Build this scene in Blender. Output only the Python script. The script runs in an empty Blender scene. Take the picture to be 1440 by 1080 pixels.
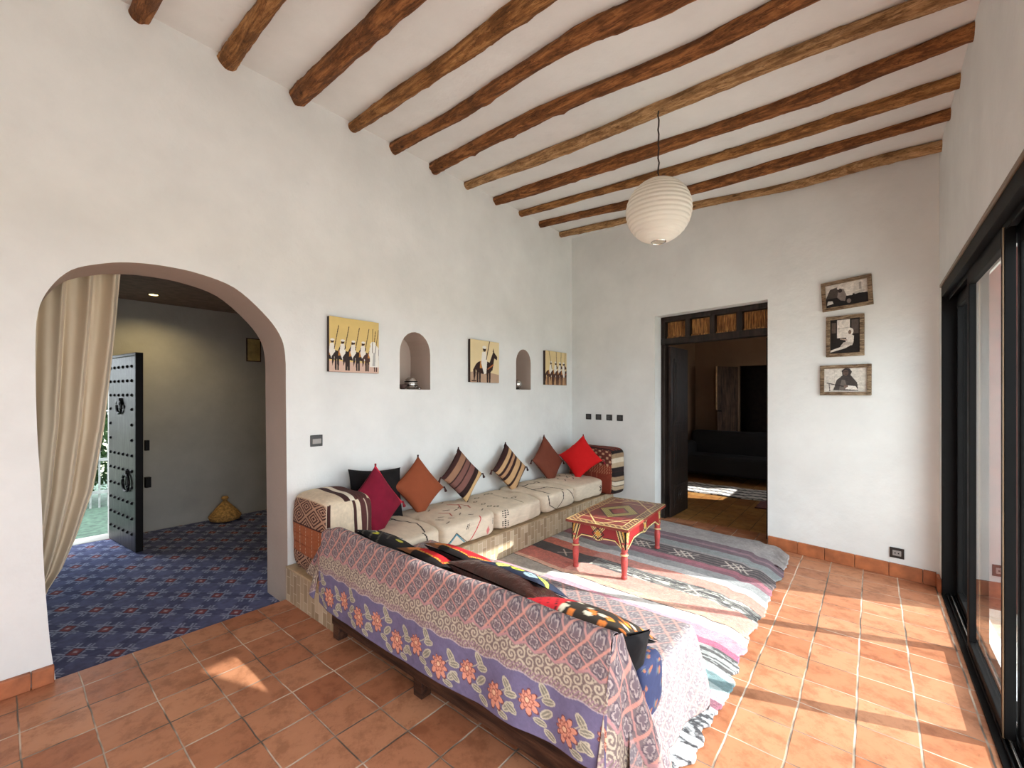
import bpy, bmesh, math, random
import numpy as np
from mathutils import Vector, Matrix
from mathutils.geometry import tessellate_polygon
random.seed(3); rng = np.random.default_rng(7)
S = bpy.context.scene; COL = S.collection
PI = math.pi

# ------------------------------------------------------------------ helpers
def lin(c):
    c = np.asarray(c, float) / 255.0
    return np.where(c <= 0.04045, c / 12.92, ((c + 0.055) / 1.055) ** 2.4)
def rgba(c): return tuple(float(x) for x in lin(c)) + (1.0,)

def sm(a, b, x):
    t = np.clip((x - a) / (b - a), 0, 1); return t * t * (3 - 2 * t)

_L = rng.random((256, 256))
def vnoise(x, y):
    xi = np.floor(x).astype(int); yi = np.floor(y).astype(int)
    fx = x - xi; fy = y - yi
    fx = fx * fx * (3 - 2 * fx); fy = fy * fy * (3 - 2 * fy)
    g = lambda i, j: _L[i % 256, j % 256]
    return (g(xi, yi) * (1 - fx) + g(xi + 1, yi) * fx) * (1 - fy) + (g(xi, yi + 1) * (1 - fx) + g(xi + 1, yi + 1) * fx) * fy
def fbm(x, y, o=3):
    r = 0; a = .5; n = 0
    for k in range(o):
        r = r + a * vnoise(x * 2 ** k + 17 * k, y * 2 ** k + 31 * k); n += a; a *= .5
    return r / n

# --- materials
class NT:
    def __init__(s, name):
        s.m = bpy.data.materials.new(name); s.m.use_nodes = True
        s.t = s.m.node_tree; s.t.nodes.clear()
        s.out = s.n('ShaderNodeOutputMaterial')
    def n(s, typ, **kw):
        nd = s.t.nodes.new(typ)
        for k, v in kw.items(): setattr(nd, k, v)
        return nd
    def l(s, a, b): s.t.links.new(a, b)
    def val(s, sock, v):
        if hasattr(v, 'is_output'): s.l(v, sock)
        else: sock.default_value = v
    def math(s, op, a, b=0.0, c=0.0):
        nd = s.n('ShaderNodeMath', operation=op)
        s.val(nd.inputs[0], a); s.val(nd.inputs[1], b); s.val(nd.inputs[2], c)
        return nd.outputs[0]
    def mix(s, f, a, b, mode='MIX'):
        nd = s.n('ShaderNodeMix', data_type='RGBA', blend_type=mode)
        s.val(nd.inputs[0], f); s.val(nd.inputs[6], a); s.val(nd.inputs[7], b)
        return nd.outputs[2]
    def coord(s, kind='Object', scale=(1, 1, 1), rot=(0, 0, 0)):
        if kind == 'Position': o = s.n('ShaderNodeNewGeometry').outputs['Position']
        else: o = s.n('ShaderNodeTexCoord').outputs[kind]
        mp = s.n('ShaderNodeMapping'); s.l(o, mp.inputs[0]); mp.inputs[3].default_value = scale; mp.inputs[2].default_value = rot
        return mp.outputs[0]
    def noise(s, co, scale=5, detail=3, rough=.5, out='Fac'):
        nd = s.n('ShaderNodeTexNoise'); s.l(co, nd.inputs['Vector'])
        nd.inputs['Scale'].default_value = scale; nd.inputs['Detail'].default_value = detail; nd.inputs['Roughness'].default_value = rough
        return nd.outputs[out]
    def ramp(s, f, stops):
        nd = s.n('ShaderNodeValToRGB'); s.l(f, nd.inputs[0]); e = nd.color_ramp.elements
        e[0].position, e[0].color = stops[0][0], stops[0][1]; e[1].position, e[1].color = stops[-1][0], stops[-1][1]
        for p, c in stops[1:-1]:
            x = e.new(p); x.color = c
        return nd.outputs[0]
    def bump(s, h, strength=.3, dist=.01):
        nd = s.n('ShaderNodeBump'); s.l(h, nd.inputs['Height']); nd.inputs['Strength'].default_value = strength; nd.inputs['Distance'].default_value = dist
        return nd.outputs[0]
    def pbr(s, color, rough=.7, metal=0.0, normal=None, spec=.5, sheen=0.0):
        b = s.n('ShaderNodeBsdfPrincipled'); s.val(b.inputs['Base Color'], color); s.val(b.inputs['Roughness'], rough)
        b.inputs['Metallic'].default_value = metal; b.inputs['Specular IOR Level'].default_value = spec
        b.inputs['Sheen Weight'].default_value = sheen
        if normal is not None: s.l(normal, b.inputs['Normal'])
        s.l(b.outputs[0], s.out.inputs[0]); return s.m

def plain(name, c, rough=.7, metal=0.0, var=.12, scale=12, bump=.15, spec=.5, stretch=(1, 1, 1), dist=.004):
    t = NT(name); co = t.coord('Object', stretch)
    f = t.noise(co, scale, 4, .55)
    c = np.asarray(c, float); a = rgba(np.clip(c * (1 - var), 0, 255)); b = rgba(np.clip(c * (1 + var), 0, 255))
    return t.pbr(t.ramp(f, [(.3, a), (.7, b)]), rough, metal, t.bump(f, bump, dist), spec)

def vmat(name, rough=.85, bump=.25, scale=220, sheen=.0, spec=.25, dist=.002):
    t = NT(name); at = t.n('ShaderNodeAttribute', attribute_name='Col')
    f = t.noise(t.coord('Object'), scale, 2, .6)
    return t.pbr(at.outputs['Color'], rough, 0, t.bump(f, bump, dist), spec, sheen)

# --- geometry: lists of (V, F)
def merge(*gs):
    V = []; F = []; n = 0
    for v, f in gs:
        V += [tuple(p) for p in v]; F += [tuple(i + n for i in q) for q in f]; n += len(v)
    return V, F
def box(a, b):
    (x0, y0, z0), (x1, y1, z1) = a, b
    V = [(x0, y0, z0), (x1, y0, z0), (x1, y1, z0), (x0, y1, z0), (x0, y0, z1), (x1, y0, z1), (x1, y1, z1), (x0, y1, z1)]
    return V, [(0, 3, 2, 1), (4, 5, 6, 7), (0, 1, 5, 4), (1, 2, 6, 5), (2, 3, 7, 6), (3, 0, 4, 7)]
def xf(g, f): return [tuple(f(*p)) for p in g[0]], g[1]
def lathe(prof, c=(0, 0, 0), n=24, R=None, cap=True):
    V = []; F = []
    for r, z in prof:
        for k in range(n):
            a = 2 * PI * k / n; V.append((r * math.cos(a), r * math.sin(a), z))
    for i in range(len(prof) - 1):
        for k in range(n):
            k2 = (k + 1) % n; F.append((i * n + k, i * n + k2, (i + 1) * n + k2, (i + 1) * n + k))
    if cap:
        F.append(tuple(range(n - 1, -1, -1))); m = (len(prof) - 1) * n; F.append(tuple(range(m, m + n)))
    if R is not None: V = [tuple(R @ Vector(p)) for p in V]
    return [(x + c[0], y + c[1], z + c[2]) for x, y, z in V], F
def tube(path, rad, n=10, cap=True):
    P = [Vector(p) for p in path]; V = []; F = []
    rad = rad if hasattr(rad, '__len__') else [rad] * len(P)
    for i, p in enumerate(P):
        t = (P[min(i + 1, len(P) - 1)] - P[max(i - 1, 0)]).normalized()
        u = t.cross(Vector((0, 0, 1))) if abs(t.z) < .95 else t.cross(Vector((1, 0, 0)))
        u.normalize(); w = t.cross(u)
        for k in range(n):
            a = 2 * PI * k / n
            r = rad[i](a) if callable(rad[i]) else rad[i]
            V.append(tuple(p + (u * math.cos(a) + w * math.sin(a)) * r))
    for i in range(len(P) - 1):
        for k in range(n):
            k2 = (k + 1) % n; F.append((i * n + k, i * n + k2, (i + 1) * n + k2, (i + 1) * n + k))
    if cap:
        F.append(tuple(range(n - 1, -1, -1))); m = (len(P) - 1) * n; F.append(tuple(range(m, m + n)))
    return V, F
def grid(P):
    h, w = P.shape[:2]
    i = np.arange(h * w).reshape(h, w)
    F = np.stack([i[:-1, :-1], i[:-1, 1:], i[1:, 1:], i[1:, :-1]], -1).reshape(-1, 4)
    return P.reshape(-1, 3), F
def ngrids(parts):
    """parts: list of (P, C) arrays -> V, F, C as arrays"""
    Vs = []; Fs = []; Cs = []; n = 0
    for P, C in parts:
        v, f = grid(P); Vs.append(v); Fs.append(f + n); Cs.append(C.reshape(-1, 3)); n += len(v)
    return np.concatenate(Vs), np.concatenate(Fs), np.concatenate(Cs)

def wloc(o):
    v = Vector((0, 0, 0))
    while o: v += o.location; o = o.parent
    return v
def obj(name, g, mat, parent=None, smooth=False, bev=0, cols=None, solid=0, origin=None, weld=False, sub=0, segs=2):
    """link world-space geometry as ONE mesh object, as a child of parent if given"""
    V = np.asarray(g[0], float); F = g[1]
    if parent is not None: org = np.array(wloc(parent))
    elif origin is not None: org = np.array(origin, float)
    else: org = np.array([V[:, 0].min() + V[:, 0].max(), V[:, 1].min() + V[:, 1].max(), 2 * V[:, 2].min()]) / 2
    me = bpy.data.meshes.new(name)
    me.from_pydata((V - org).tolist(), [], [tuple(int(i) for i in f) for f in F])
    if cols is not None:
        at = me.color_attributes.new('Col', 'FLOAT_COLOR', 'POINT')
        c4 = np.ones((len(V), 4), np.float32); c4[:, :3] = cols
        at.data.foreach_set('color', c4.ravel())
    if weld or smooth:
        bm = bmesh.new(); bm.from_mesh(me)
        if weld: bmesh.ops.remove_doubles(bm, verts=bm.verts, dist=weld if weld is not True else 1e-5)
        bmesh.ops.recalc_face_normals(bm, faces=bm.faces) if not (cols is not None and not weld) else None
        bm.to_mesh(me); bm.free()
    elif cols is None:
        bm = bmesh.new(); bm.from_mesh(me); bmesh.ops.recalc_face_normals(bm, faces=bm.faces); bm.to_mesh(me); bm.free()
    for m in (mat if isinstance(mat, (list, tuple)) else [mat]): me.materials.append(m)
    if smooth: me.polygons.foreach_set('use_smooth', [True] * len(me.polygons))
    o = bpy.data.objects.new(name, me); COL.objects.link(o)
    if parent is not None: o.parent = parent
    else: o.location = org
    if bev:
        md = o.modifiers.new('bevel', 'BEVEL'); md.width = bev; md.segments = segs; md.limit_method = 'ANGLE'; md.angle_limit = .6
    if solid:
        md = o.modifiers.new('solid', 'SOLIDIFY'); md.thickness = solid; md.offset = -1
    if sub:
        md = o.modifiers.new('sub', 'SUBSURF'); md.levels = sub; md.render_levels = sub
    return o
def tag(o, label, cat, group=None):
    o['label'] = label; o['category'] = cat
    if group: o['group'] = group
    return o
def thing(name, label, cat, loc, group=None):
    o = bpy.data.objects.new(name, None); COL.objects.link(o); o.location = loc; o.empty_display_size = .1
    return tag(o, label, cat, group)
def struct(o, label=None):
    o['kind'] = 'structure'
    if label: o['label'] = label
    return o
def copy_tree(o, dloc=(0, 0, 0), parent=None):
    c = o.copy(); COL.objects.link(c)
    if parent is not None: c.parent = parent
    else: c.location = o.location + Vector(dloc)
    for ch in list(o.children): copy_tree(ch, parent=c)
    return c

def wall(name, outer, holes, f, T, mat, label=None, reveal=None):
    """wall slab from 2D outline; holes = [(poly, depth)], depth None = through; f(a,b,d) -> xyz"""
    V = []; F = []
    def add(loops, d, flip):
        n = len(V); pts = [p for L in loops for p in L]
        V.extend(f(a, b, d) for a, b in pts)
        for t in tessellate_polygon([[Vector((a, b, 0)) for a, b in L] for L in loops]):
            F.append(tuple(n + i for i in (t if not flip else reversed(t))))
    def sides(L, d0, d1):
        n = len(V); m = len(L)
        V.extend(f(a, b, d0) for a, b in L); V.extend(f(a, b, d1) for a, b in L)
        for i in range(m): F.append((n + i, n + (i + 1) % m, n + m + (i + 1) % m, n + m + i))
    add([outer] + [h for h, d in holes], 0, False)
    add([outer] + [h for h, d in holes if d is None], T, True)
    sides(outer, 0, T)
    n0 = len(F)
    for h, d in holes:
        sides(h, 0, T if d is None else d)
        if d is not None: add([h], d, False)
    n1 = len(F)
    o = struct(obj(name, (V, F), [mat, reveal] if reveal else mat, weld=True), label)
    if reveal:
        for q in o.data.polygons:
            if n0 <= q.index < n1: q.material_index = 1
    return o
def rect(a0, b0, a1, b1): return [(a0, b0), (a1, b0), (a1, b1), (a0, b1)]
def catmull(pts, n=5):
    P = [np.array(p, float) for p in pts]; out = []
    for i in range(len(P) - 1):
        p0 = P[max(i - 1, 0)]; p1 = P[i]; p2 = P[i + 1]; p3 = P[min(i + 2, len(P) - 1)]
        for k in range(n):
            t = k / n
            out.append(.5 * ((2 * p1) + (-p0 + p2) * t + (2 * p0 - 5 * p1 + 4 * p2 - p3) * t * t + (-p0 + 3 * p1 - 3 * p2 + p3) * t ** 3))
    out.append(P[-1]); return out

class Pt:
    """paint flat colour patterns onto arrays of surface coordinates"""
    def __init__(s, X, Y, base):
        s.X = X; s.Y = Y; s.c = np.empty(X.shape + (3,)); s.c[...] = lin(base)
    def m(s, mask, col, a=1.0):
        s.c[mask] = s.c[mask] * (1 - a) + lin(col) * a
    def rect(s, x0, y0, x1, y1, col): s.m((s.X >= x0) & (s.X <= x1) & (s.Y >= y0) & (s.Y <= y1), col)
    def ell(s, cx, cy, rx, ry, col, rot=0):
        c, d = math.cos(rot), math.sin(rot); dx = s.X - cx; dy = s.Y - cy
        s.m(((dx * c + dy * d) / rx) ** 2 + ((-dx * d + dy * c) / ry) ** 2 < 1, col)
    def line(s, p, q, w, col):
        p = np.array(p, float); q = np.array(q, float); d = q - p; L2 = max(d @ d, 1e-12)
        t = np.clip(((s.X - p[0]) * d[0] + (s.Y - p[1]) * d[1]) / L2, 0, 1)
        s.m((s.X - p[0] - t * d[0]) ** 2 + (s.Y - p[1] - t * d[1]) ** 2 < w * w / 4, col)
    def pl(s, pts, w, col):
        for a, b in zip(pts[:-1], pts[1:]): s.line(a, b, w, col)
    def poly(s, pts, col):
        ins = np.zeros(s.X.shape, bool); n = len(pts)
        for i in range(n):
            (x0, y0), (x1, y1) = pts[i], pts[(i + 1) % n]
            if y0 == y1: continue
            c = ((y0 > s.Y) != (y1 > s.Y)) & (s.X < (x1 - x0) * (s.Y - y0) / (y1 - y0) + x0); ins ^= c
        s.m(ins, col)
    def noise(s, amp, sc, seed=0):
        s.c *= (1 + amp * (2 * fbm(s.X * sc + seed, s.Y * sc + seed * 3) - 1))[..., None]; return s
def uv(nu, nv, x0=0, x1=1, y0=0, y1=1):
    return np.meshgrid(np.linspace(x0, x1, nu), np.linspace(y0, y1, nv))
def frac(x): return x - np.floor(x)

# ------------------------------------------------------------------ camera
AZ = math.radians(39.759)
cam = bpy.data.objects.new('camera', bpy.data.cameras.new('camera')); COL.objects.link(cam)
cam.location = (3.208, 0, 1.45); cam.rotation_euler = (PI / 2, 0, AZ)
cam.data.sensor_width = 36; cam.data.lens = 607 / 1440 * 36; cam.data.shift_y = 17 / 1440; cam.data.clip_start = .02
S.camera = cam

# ------------------------------------------------------------------ materials
def mk_plaster(name, c, var=.025):
    t = NT(name); co = t.coord('Position')
    f = t.noise(co, 2.2, 5, .6); g = t.noise(co, 60, 4, .6)
    c = np.asarray(c, float)
    col = t.ramp(f, [(.3, rgba(c * (1 - var))), (.7, rgba(np.clip(c * (1 + var), 0, 255)))])
    sp = t.ramp(t.noise(co, 9, 2, .4), [(.75, (0, 0, 0, 1)), (.79, (1, 1, 1, 1))])
    col = t.mix(t.math('MULTIPLY', sp, .10), col, rgba(c * .8))
    h = t.math('ADD', t.math('MULTIPLY', t.noise(co, 7, 3, .5), 1.5), t.math('MULTIPLY', g, .25))
    return t.pbr(col, .9, 0, t.bump(h, .35, .012), .2)
PLASTER = mk_plaster('white_plaster', (225, 227, 225))
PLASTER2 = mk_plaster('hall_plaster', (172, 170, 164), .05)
BROWNCEIL = plain('brown_ceiling_paint', (128, 108, 96), .9)
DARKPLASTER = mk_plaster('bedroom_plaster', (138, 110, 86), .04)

def mk_tiles(name, px, py, ox, oy, base, grout):
    t = NT(name)
    sep = t.n('ShaderNodeSeparateXYZ'); t.l(t.n('ShaderNodeNewGeometry').outputs['Position'], sep.inputs[0])
    pos = t.coord('Position'); wob = t.math('MULTIPLY', t.math('SUBTRACT', t.noise(pos, 6, 2), .5), .012)
    u = t.math('DIVIDE', t.math('SUBTRACT', t.math('ADD', sep.outputs[0], wob), ox), px)
    v = t.math('DIVIDE', t.math('SUBTRACT', t.math('ADD', sep.outputs[1], wob), oy), py)
    iu = t.math('FLOOR', u); iv = t.math('FLOOR', v); fu = t.math('FRACT', u); fv = t.math('FRACT', v)
    eu = t.math('MULTIPLY', t.math('MINIMUM', fu, t.math('SUBTRACT', 1, fu)), px)
    ev = t.math('MULTIPLY', t.math('MINIMUM', fv, t.math('SUBTRACT', 1, fv)), py)
    e = t.math('MINIMUM', eu, t.math('MULTIPLY', ev, 1.35))
    g = t.n('ShaderNodeMapRange'); t.l(e, g.inputs[0]); g.inputs[1].default_value = .0022; g.inputs[2].default_value = .0052
    cb = t.n('ShaderNodeCombineXYZ'); t.l(iu, cb.inputs[0]); t.l(iv, cb.inputs[1])
    wn = t.n('ShaderNodeTexWhiteNoise', noise_dimensions='2D'); t.l(cb.outputs[0], wn.inputs['Vector'])
    b = np.asarray(base, float)
    tile = t.ramp(wn.outputs['Value'], [(0, rgba(b * (.92, .85, .80))), (.5, rgba(b)), (1, rgba(np.clip(b * (1.06, 1.10, 1.12), 0, 255)))])
    st = t.ramp(t.noise(t.coord('Position', (1, 1, 1), (0, 0, .5)), 9, 6, .7), [(.38, (.62, .55, .5, 1)), (.52, (1, 1, 1, 1)), (.75, (1.12, 1.14, 1.16, 1))])
    tile = t.mix(.75, tile, t.mix(1.0, tile, st, 'MULTIPLY'))
    scuff = t.ramp(t.noise(t.coord('Position', (3, 1.2, 1), (0, 0, .4)), 11, 5, .75), [(.62, (0, 0, 0, 1)), (.7, (1, 1, 1, 1))])
    tile = t.mix(t.math('MULTIPLY', scuff, .5), tile, rgba(b * .52))
    gn = t.ramp(t.noise(pos, 3.5, 3), [(.42, rgba(np.asarray(grout) * .45)), (.58, rgba(grout))])
    col = t.mix(g.outputs[0], gn, tile)
    h = t.math('ADD', g.outputs[0], t.math('MULTIPLY', t.noise(pos, 30, 3), .25))
    rough = t.math('ADD', .36, t.math('MULTIPLY', t.noise(pos, 14, 4), .3))
    return t.pbr(col, rough, 0, t.bump(h, .5, .003), .4)
FLOOR = mk_tiles('terracotta_floor_tiles', .2128, .2155, .1768, .0715, (178, 119, 86), (205, 184, 164))
FLOOR2 = mk_tiles('ochre_floor_tiles', .2128, .2155, .07, .1, (168, 120, 66), (110, 80, 45))
PATIO = mk_tiles('patio_tiles', .3, .3, .1, .1, (206, 200, 188), (190, 182, 170))
def mk_wood(name, dark, light, axis=0, sc=1.0, rough=.65, contrast=(.35, .65), bump=.6):
    t = NT(name); st = [11 * sc] * 3; st[axis] = .9 * sc
    co = t.coord('Object', tuple(st))
    a = t.noise(co, 2.0, 6, .65); k = t.noise(t.coord('Object', (3, 3, 3)), 2.2, 3, .5)
    col = t.ramp(a, [(contrast[0], rgba(np.asarray(dark, float) * .55)), (.47, rgba(dark)), (contrast[1], rgba(light))])
    pat = t.ramp(k, [(.35, (.55, .45, .4, 1)), (.55, (1, 1, 1, 1))])
    col = t.mix(.7, col, t.mix(1.0, col, pat, 'MULTIPLY'))
    return t.pbr(col, rough, 0, t.bump(a, bump, .01), .3)
def mk_log(name, dark, light):
    t = NT(name); d = np.asarray(dark, float); l = np.asarray(light, float)
    a = t.noise(t.coord('Object', (1.6, 20, 20)), 2.0, 7, .7)
    col = t.ramp(a, [(.30, rgba(d * .75)), (.46, rgba(d)), (.64, rgba(l))])
    cr = t.ramp(t.noise(t.coord('Object', (1.1, 15, 15)), 2.6, 4, .6), [(.455, (1, 1, 1, 1)), (.485, (.30, .25, .22, 1)), (.515, (1, 1, 1, 1))])
    col = t.mix(.75, col, t.mix(1.0, col, cr, 'MULTIPLY'))
    bark = t.ramp(t.noise(t.coord('Object', (2.2, 5, 5)), 2.4, 5, .7), [(.40, (.42, .36, .32, 1)), (.50, (1, 1, 1, 1))])
    col = t.mix(.6, col, t.mix(1.0, col, bark, 'MULTIPLY'))
    vo = t.n('ShaderNodeTexVoronoi'); t.l(t.coord('Object', (3.2, 7, 7)), vo.inputs['Vector']); vo.inputs['Scale'].default_value = 1.3
    kn = t.ramp(vo.outputs['Distance'], [(.05, (.22, .17, .14, 1)), (.13, (1, 1, 1, 1))])
    col = t.mix(.85, col, t.mix(1.0, col, kn, 'MULTIPLY'))
    return t.pbr(col, .7, 0, t.bump(t.math('ADD', a, t.math('MULTIPLY', t.noise(t.coord('Object', (1.1, 15, 15)), 2.6, 4, .6), 1.0)), .8, .015), .25)
WOODS = [mk_log('beam_wood_mid', (136, 92, 50), (188, 138, 84)), mk_log('beam_wood_red', (118, 74, 40), (172, 116, 68)), mk_log('beam_wood_tan', (160, 122, 80), (206, 168, 122))]
BLACKWOOD = mk_wood('dark_door_wood', (34, 26, 22), (52, 40, 34), 2, 1.5, .45, bump=.3)
SOFAWOOD = mk_wood('dark_sofa_wood', (58, 36, 26), (88, 58, 42), 0, 2, .5, bump=.3)
FRAMEWOOD = mk_wood('rough_frame_wood', (120, 100, 78), (168, 148, 122), 0, 4, .8)
STUDWOOD = mk_wood('studded_door_wood', (38, 35, 34), (76, 73, 72), 2, 2.5, .38, bump=.25)
IRON = plain('black_iron', (22, 20, 20), .45, .6)
BLACKMETAL = plain('black_aluminium', (12, 11, 11), .6, .0, var=.05, spec=.12)
BRONZEMETAL = plain('worn_bronze_edge', (120, 98, 74), .4, .4, var=.08)
BASE = plain('terracotta_skirting', (166, 98, 60), .55, var=.16, scale=9)
SKIRTJOINT = plain('skirting_mortar', (120, 84, 58), .9)
BAMBOO = mk_wood('bamboo_slats', (132, 84, 40), (206, 152, 88), 2, 4, .6, bump=.8)
FABV = vmat('woven_fabric'); RUGV = vmat('wool_rug', .95, .8, 160, .2, dist=.006); CARPV = vmat('hall_carpet', .95, .5, 200, dist=.003)
PAINTV = vmat('painted_surface', .5, .15, 90); GLOSSV = vmat('varnished_paint', .32, .1, 60, spec=.5); PHOTOV = vmat('photo_print', .35, .02, 20)
LEATHER = vmat('brown_leather', .28, .7, 34, spec=.5, dist=.012)
PLASTICK = plain('black_plastic', (30, 28, 27), .4, var=.05); PLASTICG = plain('grey_plastic', (150, 146, 142), .4, var=.05)
SILVER = plain('silver_metal', (205, 203, 198), .25, .9, var=.08)
STRAW = plain('straw_weave', (168, 128, 72), .8, var=.3, scale=40, bump=.6)
CORD = plain('black_cord', (35, 26, 22), .7)
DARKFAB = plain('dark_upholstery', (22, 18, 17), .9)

t = NT('lantern_paper'); co = t.coord('Object'); pc = rgba((240, 236, 226))
d = t.n('ShaderNodeBsdfDiffuse'); d.inputs[0].default_value = pc; tr = t.n('ShaderNodeBsdfTranslucent'); tr.inputs[0].default_value = pc
t.l(t.bump(t.noise(co, 60, 3), .15, .004), d.inputs['Normal'])
mx = t.n('ShaderNodeMixShader'); mx.inputs[0].default_value = .35; t.l(d.outputs[0], mx.inputs[1]); t.l(tr.outputs[0], mx.inputs[2]); t.l(mx.outputs[0], t.out.inputs[0]); PAPER = t.m
t = NT('window_glass'); fr = t.n('ShaderNodeFresnel'); fr.inputs[0].default_value = 1.5
tp = t.n('ShaderNodeBsdfTransparent'); tp.inputs[0].default_value = (.93, .96, .95, 1); gl = t.n('ShaderNodeBsdfGlossy'); gl.inputs['Roughness'].default_value = .01
mx = t.n('ShaderNodeMixShader'); ge = t.n('ShaderNodeNewGeometry'); t.l(t.math('MULTIPLY', t.math('DIVIDE', t.math('MULTIPLY', fr.outputs[0], 2), t.math('ADD', fr.outputs[0], 1)), t.math('SUBTRACT', 1, ge.outputs['Backfacing'])), mx.inputs[0]); t.l(tp.outputs[0], mx.inputs[1]); t.l(gl.outputs[0], mx.inputs[2]); t.l(mx.outputs[0], t.out.inputs[0]); GLASS = t.m
t = NT('warm_lamp_glow'); e = t.n('ShaderNodeEmission'); e.inputs[0].default_value = (1, .82, .35, 1); e.inputs[1].default_value = 6; t.l(e.outputs[0], t.out.inputs[0]); GLOW = t.m
# zellij bench tiles: narrow upright tiles
t = NT('bench_tiles'); co = t.coord('Position')
sep = t.n('ShaderNodeSeparateXYZ'); t.l(co, sep.inputs[0])
xy = t.math('ADD', sep.outputs[0], sep.outputs[1])
u = t.math('DIVIDE', xy, .052); v = t.math('ADD', t.math('DIVIDE', sep.outputs[2], .125), t.math('MULTIPLY', t.math('FLOOR', u), .37))
fu = t.math('FRACT', u); fv = t.math('FRACT', v)
e = t.math('MINIMUM', t.math('MULTIPLY', t.math('MINIMUM', fu, t.math('SUBTRACT', 1, fu)), .052), t.math('MULTIPLY', t.math('MINIMUM', fv, t.math('SUBTRACT', 1, fv)), .125))
g = t.n('ShaderNodeMapRange'); t.l(e, g.inputs[0]); g.inputs[1].default_value = .001; g.inputs[2].default_value = .003
cb = t.n('ShaderNodeCombineXYZ'); t.l(t.math('FLOOR', u), cb.inputs[0]); t.l(t.math('FLOOR', v), cb.inputs[1])
wn = t.n('ShaderNodeTexWhiteNoise', noise_dimensions='2D'); t.l(cb.outputs[0], wn.inputs['Vector'])
tile = t.ramp(wn.outputs['Value'], [(0, rgba((158, 136, 108))), (.5, rgba((182, 160, 130))), (1, rgba((200, 182, 154)))])
BENCH = t.pbr(t.mix(g.outputs[0], rgba((214, 200, 176)), tile), .45, 0, t.bump(g.outputs[0], .3, .003), .4)

# ------------------------------------------------------------------ room shell
def ceilz(x): return 3.65 - .0887 * x
ARCH = [(.206, -.06), (.204, .006), (.184, .211), (.164, .578), (.155, .939), (.14, 1.297), (.135, 1.652), (.143, 1.867), (.184, 1.999), (.26, 2.107), (.368, 2.165), (.484, 2.201), (.643, 2.218), (.818, 2.21), (1.013, 2.159), (1.185, 2.021), (1.291, 1.886), (1.33, 1.739), (1.335, 1.435), (1.34, .978), (1.345, .469), (1.349, -.01), (1.349, -.06)]
arch = [tuple(p) for p in catmull(ARCH, 4)]
def niche(y0, y1, z0, z1):
    w = (y1 - y0) / 2; yc = (y0 + y1) / 2; r = w * 1.15; P = [(y0, z0), (y1, z0)]
    for k in range(13):
        a = PI * k / 12; P.append((yc + w * math.cos(a), z1 - r + r * math.sin(a)))
    return P
wall('wall_left', rect(-3, -.3, 5.4, 3.9), [(arch, None), (niche(2.301, 2.646, 1.51, 2.035), .30), (niche(3.93, 4.215, 1.528, 2.01), .30)], lambda a, b, d: (-d, a, b), .36, PLASTER, 'white plaster wall with arch and two niches', mk_plaster('shade_tinted_reveal_plaster', (184, 168, 156)))  # arch and niche reveals tinted browner to paint in their shade
NE = np.array([.9882, -.1532, 0]); NN = np.array([.1532, .9882, 0]); NO = np.array([0, 5.16, 0])
def bw(a, d, z): return tuple(NO + NE * a + NN * d + np.array([0, 0, z]))
wall('wall_back', rect(-.3, -.3, 3.72, 3.9), [(rect(1.272, -.03, 2.470, 2.385), None)], lambda a, b, d: bw(a, d, b), .25, PLASTER, 'white plaster wall with dark doorway and three photographs')
WX = 3.607
wall('wall_right', rect(-3, -.3, 4.72, 3.9), [(rect(1.8, -.02, 4.44, 2.25), None), (rect(-.5, -.02, 1.19, 2.25), None)], lambda a, b, d: (WX + d, a, b), .2, PLASTER, 'white plaster wall with glazed sliding door')
wall('wall_front', rect(-.3, -.3, 3.9, 3.9), [(rect(1.6, .9, 2.9, 2.2), None)], lambda a, b, d: (a, -3 - d, b), .25, PLASTER)  # unseen window opening behind the camera, added for more daylight
struct(obj('ceiling', box((-.3, -3.2, 0), (3.8, 5.6, .25)), PLASTER)).location.z = 0
o = bpy.data.objects['ceiling']
me = o.data
for v in me.vertices: v.co.z += ceilz(v.co.x + o.location.x) - 0.0
struct(obj('floor', box((0, -3, -.3), (3.64, 5.2, 0)), FLOOR))
# skirting
def skirt(name, pts, h, th, joints, label):
    o = struct(obj(name, pts, BASE, bev=.004), label); return o
g = merge(*[xf(box((a0 + .0015, -.022, 0), (a1 - .0015, 0, .108)), bw) for a0, a1 in [(2.476, 2.72), (2.72, 2.93), (2.93, 3.14), (3.14, 3.36), (3.36, 3.56), (3.56, 3.635)]])
skirt('baseboard_back', g, .1, .02, [], 'terracotta tile skirting along the back wall')
g = merge(*[box((0, y0 + .0015, 0), (.03, y1 - .0015, .085)) for y0, y1 in [(-2.99, -2.0), (-2, -1), (-1, -.55), (-.55, -.3), (-.3, -.07), (-.07, .12), (.12, .2)]])
skirt('baseboard_left', g, .1, .02, [], 'terracotta tile skirting along the left wall')
g = merge(box((WX - .02, 4.47, 0), (WX, 4.59, .1)))
skirt('baseboard_right', g, .1, .02, [], 'short terracotta skirting beside the sliding door')

# --- hall behind the arch
HF = -.06
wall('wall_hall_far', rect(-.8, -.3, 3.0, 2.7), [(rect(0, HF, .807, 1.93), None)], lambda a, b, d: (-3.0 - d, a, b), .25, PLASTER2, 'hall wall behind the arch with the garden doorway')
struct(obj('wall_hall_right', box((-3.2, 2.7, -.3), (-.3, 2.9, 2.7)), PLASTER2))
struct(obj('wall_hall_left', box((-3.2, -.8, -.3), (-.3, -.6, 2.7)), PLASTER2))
struct(obj('ceiling_hall', box((-3.2, -.8, 2.5), (-.34, 2.9, 2.7)), BROWNCEIL))
struct(obj('floor_hall', box((-3.02, -.7, -.3), (-.001, 2.8, HF - .008)), plain('hall_screed', (120, 110, 100))))
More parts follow.
